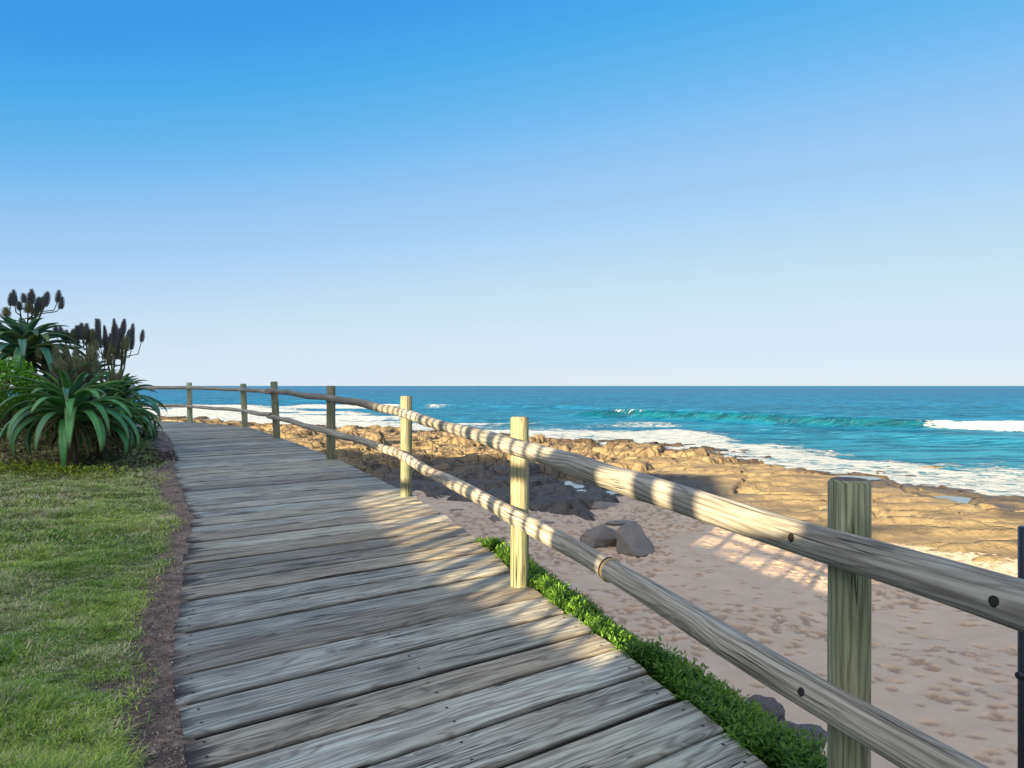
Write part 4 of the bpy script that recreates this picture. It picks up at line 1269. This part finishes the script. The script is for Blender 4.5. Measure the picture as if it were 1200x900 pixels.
# leafy shrub behind on the left
def shrub(name, cx, cy, cz, rx, ry, rz, n, L, ca, cb, seed, label, cat):
    rg = np.random.default_rng(seed); gz = float(lawn_at(cx, cy)[0])
    root = empty(name, (cx, cy, gz), label, cat)
    d = rg.normal(size=(n, 3)); d /= np.linalg.norm(d, axis=1)[:, None]
    r = rg.uniform(.5, 1.0, n) ** .5
    lump = 1 + .35 * (vnoise(d[:, 0] * 3 + 5, d[:, 2] * 3 + d[:, 1] * 2, seed) - .5) * 2
    P = d * (r * lump)[:, None] * np.array([rx, ry, rz]) + np.array([0, 0, cz - gz])
    t = rg.random((n, 1)); col = np.array(ca) * (1 - t) + np.array(cb) * t
    me = leaf_cloud('foliage', P[:, 0], P[:, 1], P[:, 2], rg.uniform(.6, 1.2, n) * L, rg.uniform(.25, .4, n) * L, col, seed + 1, .35)
    link('foliage', me, M['leaf'], root)
    V, F, Cc = [], [], []
    rr = random.Random(seed)
    for k in range(6):
        a = rr.uniform(0, 6.28); simple_tube(V, F, Cc, [Vector((0, 0, -.1)), Vector((math.cos(a) * rx * .3, math.sin(a) * ry * .3, (cz - gz) * .6)), Vector((math.cos(a) * rx * .6, math.sin(a) * ry * .6, cz - gz))], .02, .008, Vector((.08, .06, .04)))
    poly_mesh('stem', V, F, Cc, M['spike'], root)
x, y_, z0 = at(0, 456, 9.7)
shrub('leafy_shrub', x, y_, z0, .46, .45, .36, 5200, .045, (.10, .32, .02), (.28, .60, .05), 31, 'bright green leafy shrub behind the aloe at the left edge', 'shrub')
x, y_, z0 = at(166, 505, 11.2)
shrub('leafy_shrub', x, y_, z0, .22, .3, .18, 900, .05, (.04, .13, .015), (.10, .24, .03), 33, 'small green bush at the foot of the aloes beside the boardwalk', 'shrub')

# yellow green weeds and mulch under the aloes
n = 1500
wx_ = rg.uniform(-6.5, -4.55, n); wy_ = 8.35 + (wx_ + 5.6) * .05 + rg.normal(0, .16, n)
kk = fbm(wx_ * 3, wy_ * 3, 3, 191) > .45; wx_, wy_ = wx_[kk], wy_[kk]; n = len(wx_)
z_, _, _ = z_lawn(wx_, wy_)
tt = rg.random((n, 1))
me = leaf_cloud('yellow_weeds', wx_, wy_, z_ + rg.uniform(0, .10, n), rg.uniform(.03, .055, n), rg.uniform(.01, .018, n), np.array([.12, .22, .02]) * (1 - tt) + np.array([.42, .45, .04]) * tt, 19, .4)
tag(link('yellow_weeds', me, M['leaf']), 'low yellow green weeds growing under the front aloe', 'weeds', None, 'stuff')
n = 9000
wx_ = rg.uniform(-8.5, -4.6, n); wy_ = rg.uniform(8.5, 10.5, n)
z_, _, _ = z_lawn(wx_, wy_)
me = leaf_cloud('leaf_mulch', wx_, wy_, z_ + rg.uniform(0, .04, n), rg.uniform(.03, .09, n), rg.uniform(.004, .010, n), np.array([.075, .055, .045]) * rg.uniform(.5, 1.6, (n, 1)), 20, .05)
tag(link('leaf_mulch', me, M['leaf']), 'dark mulch of dead leaves beneath the aloes', 'mulch', None, 'stuff')

# ------------------------------------------------------------------ unseen house and terrace added behind the viewer, shaped to shade the walk
S_AX = Vector((math.cos(az), -math.sin(az), 0)); T_AX = Vector((math.sin(az), math.cos(az), 0)); LW = 6.0
def W(s, t, z): return S_AX * s + T_AX * (-LW + t) + Vector((0, 0, z))
def box_st(bm, s0, s1, t0, t1, z0, z1):
    vs = [bm.verts.new(W(s, t, z)) for z in (z0, z1) for (s, t) in ((s0, t0), (s1, t0), (s1, t1), (s0, t1))]
    for f in ((0, 1, 2, 3), (4, 7, 6, 5), (0, 4, 5, 1), (1, 5, 6, 2), (2, 6, 7, 3), (3, 7, 4, 0)):
        bm.faces.new([vs[i] for i in f])
def bm_obj(name, bm, mat, parent):
    bmesh.ops.recalc_face_normals(bm, faces=bm.faces)
    me = bpy.data.meshes.new(name)
    for v in bm.verts: v.co -= parent.location
    bm.to_mesh(me); bm.free(); return link(name, me, mat, parent)
HB = -22.0                      # the unseen house stands 28 m back, the unseen terrace wall nearer
RISE = 22.0 * math.tan(el)
house = empty('unseen_house', tuple(W(-20, HB - 5, 3.5)), 'pale three storey house with thatched roof, added unseen behind the viewpoint for shade', 'house')
bm = bmesh.new(); box_st(bm, -60, -5.6, HB - 10, HB, 2.0, 7.6 + RISE); bm_obj('wall', bm, M['unseen_plaster'], house)  # wall of the added unseen house
bm = bmesh.new()   # prism roof, hipped down at its seaward end
pr = [(-61, 7.62 + RISE), (-5.2, 7.62 + RISE), (-8.4, 10.35 + RISE), (-60, 10.0 + RISE)]
a = [bm.verts.new(W(s, HB + .25, z)) for s, z in pr]; b = [bm.verts.new(W(s, HB - 10.2, z)) for s, z in pr]
bm.faces.new(a); bm.faces.new(b[::-1])
for i in range(4): bm.faces.new([a[i], b[i], b[(i + 1) % 4], a[(i + 1) % 4]])
bm_obj('roof', bm, M['rooftile'], house)  # roof of the added unseen house
for fl in (4.9, 7.9, 10.9):
    for k in range(10):
        s = -56 + k * 5
        bm = bmesh.new(); box_st(bm, s, s + 1.6, HB + .002, HB + .06, fl, fl + 1.5); f = bm_obj('unseen_window', bm, M['white'], house)
        bm = bmesh.new(); box_st(bm, s + .1, s + 1.5, HB + .062, HB + .075, fl + .1, fl + 1.4); bm_obj('pane', bm, M['glass'], f)
TB = 2.3                        # the unseen terrace wall stands 3.7 m behind the viewer
TZ = -TB * math.tan(el)
terr = empty('unseen_terrace', tuple(W(-2, TB, 3.5)), 'plastered terrace with slatted white balustrade, added unseen behind the viewpoint to shape the light', 'terrace')
def poly_wall(name, pts, t0, t1, mat, parent):
    bm = bmesh.new(); a = [bm.verts.new(W(s, t1, z)) for s, z in pts]; b = [bm.verts.new(W(s, t0, z)) for s, z in pts]
    bm.faces.new(a); bm.faces.new(b[::-1]); n = len(pts)
    for i in range(n): bm.faces.new([a[i], b[i], b[(i + 1) % n], a[(i + 1) % n]])
    return bm_obj(name, bm, mat, parent)
WP = [(-8.5, 2 - TZ), (6, 2 - TZ), (6, 7.35), (1.4, 7.35), (1.3, 7.02), (.12, 7.02), (.10, 6.72), (-.12, 6.72), (-.14, 7.02), (-.34, 7.0), (-.36, 6.62), (-.74, 6.62), (-.76, 7.15), (-.87, 7.15), (-.88, 6.62), (-.95, 6.62), (-.96, 7.15), (-1.08, 7.15), (-1.09, 6.62), (-1.30, 6.62), (-1.31, 5.99), (-2.8, 6.205), (-4.95, 6.70), (-5.6, 7.1), (-8.5, 7.6)]  # outline and notches cut to shape the sun on rails, deck and sand
poly_wall('wall', [(s_, z_q + TZ) for s_, z_q in WP], TB - .3, TB, M['unseen_plaster'], terr)  # wall of the added unseen terrace
s = -5.425
while s < -1.45:
    bm = bmesh.new(); box_st(bm, s, s + .048, TB - .14, TB - .10, 5.9 + TZ, 8.05 + TZ); bm_obj('unseen_slat', bm, M['white'], terr); s += .155
for (z0, z1) in ((8.05, 8.13), (6.88, 6.97)):
    bm = bmesh.new(); box_st(bm, -5.6, -.35, TB - .09, TB - .03, z0 + TZ, z1 + TZ); bm_obj('unseen_balustrade_rail', bm, M['white'], terr)
for sp_ in (-3.95, -3.4, -2.85, -2.49):
    bm = bmesh.new(); box_st(bm, sp_, sp_ + .12, TB - .099, TB - .02, 6.0 + TZ, 8.05 + TZ); bm_obj('unseen_balustrade_post', bm, M['white'], terr)
bm = bmesh.new(); box_st(bm, -1.72, -1.318, TB - .28, TB - .15, 6.35 + TZ, 7.15 + TZ); bm_obj('light_block', bm, M['unseen_plaster'], terr)  # solid box added out of view to keep sun off parts of the rails
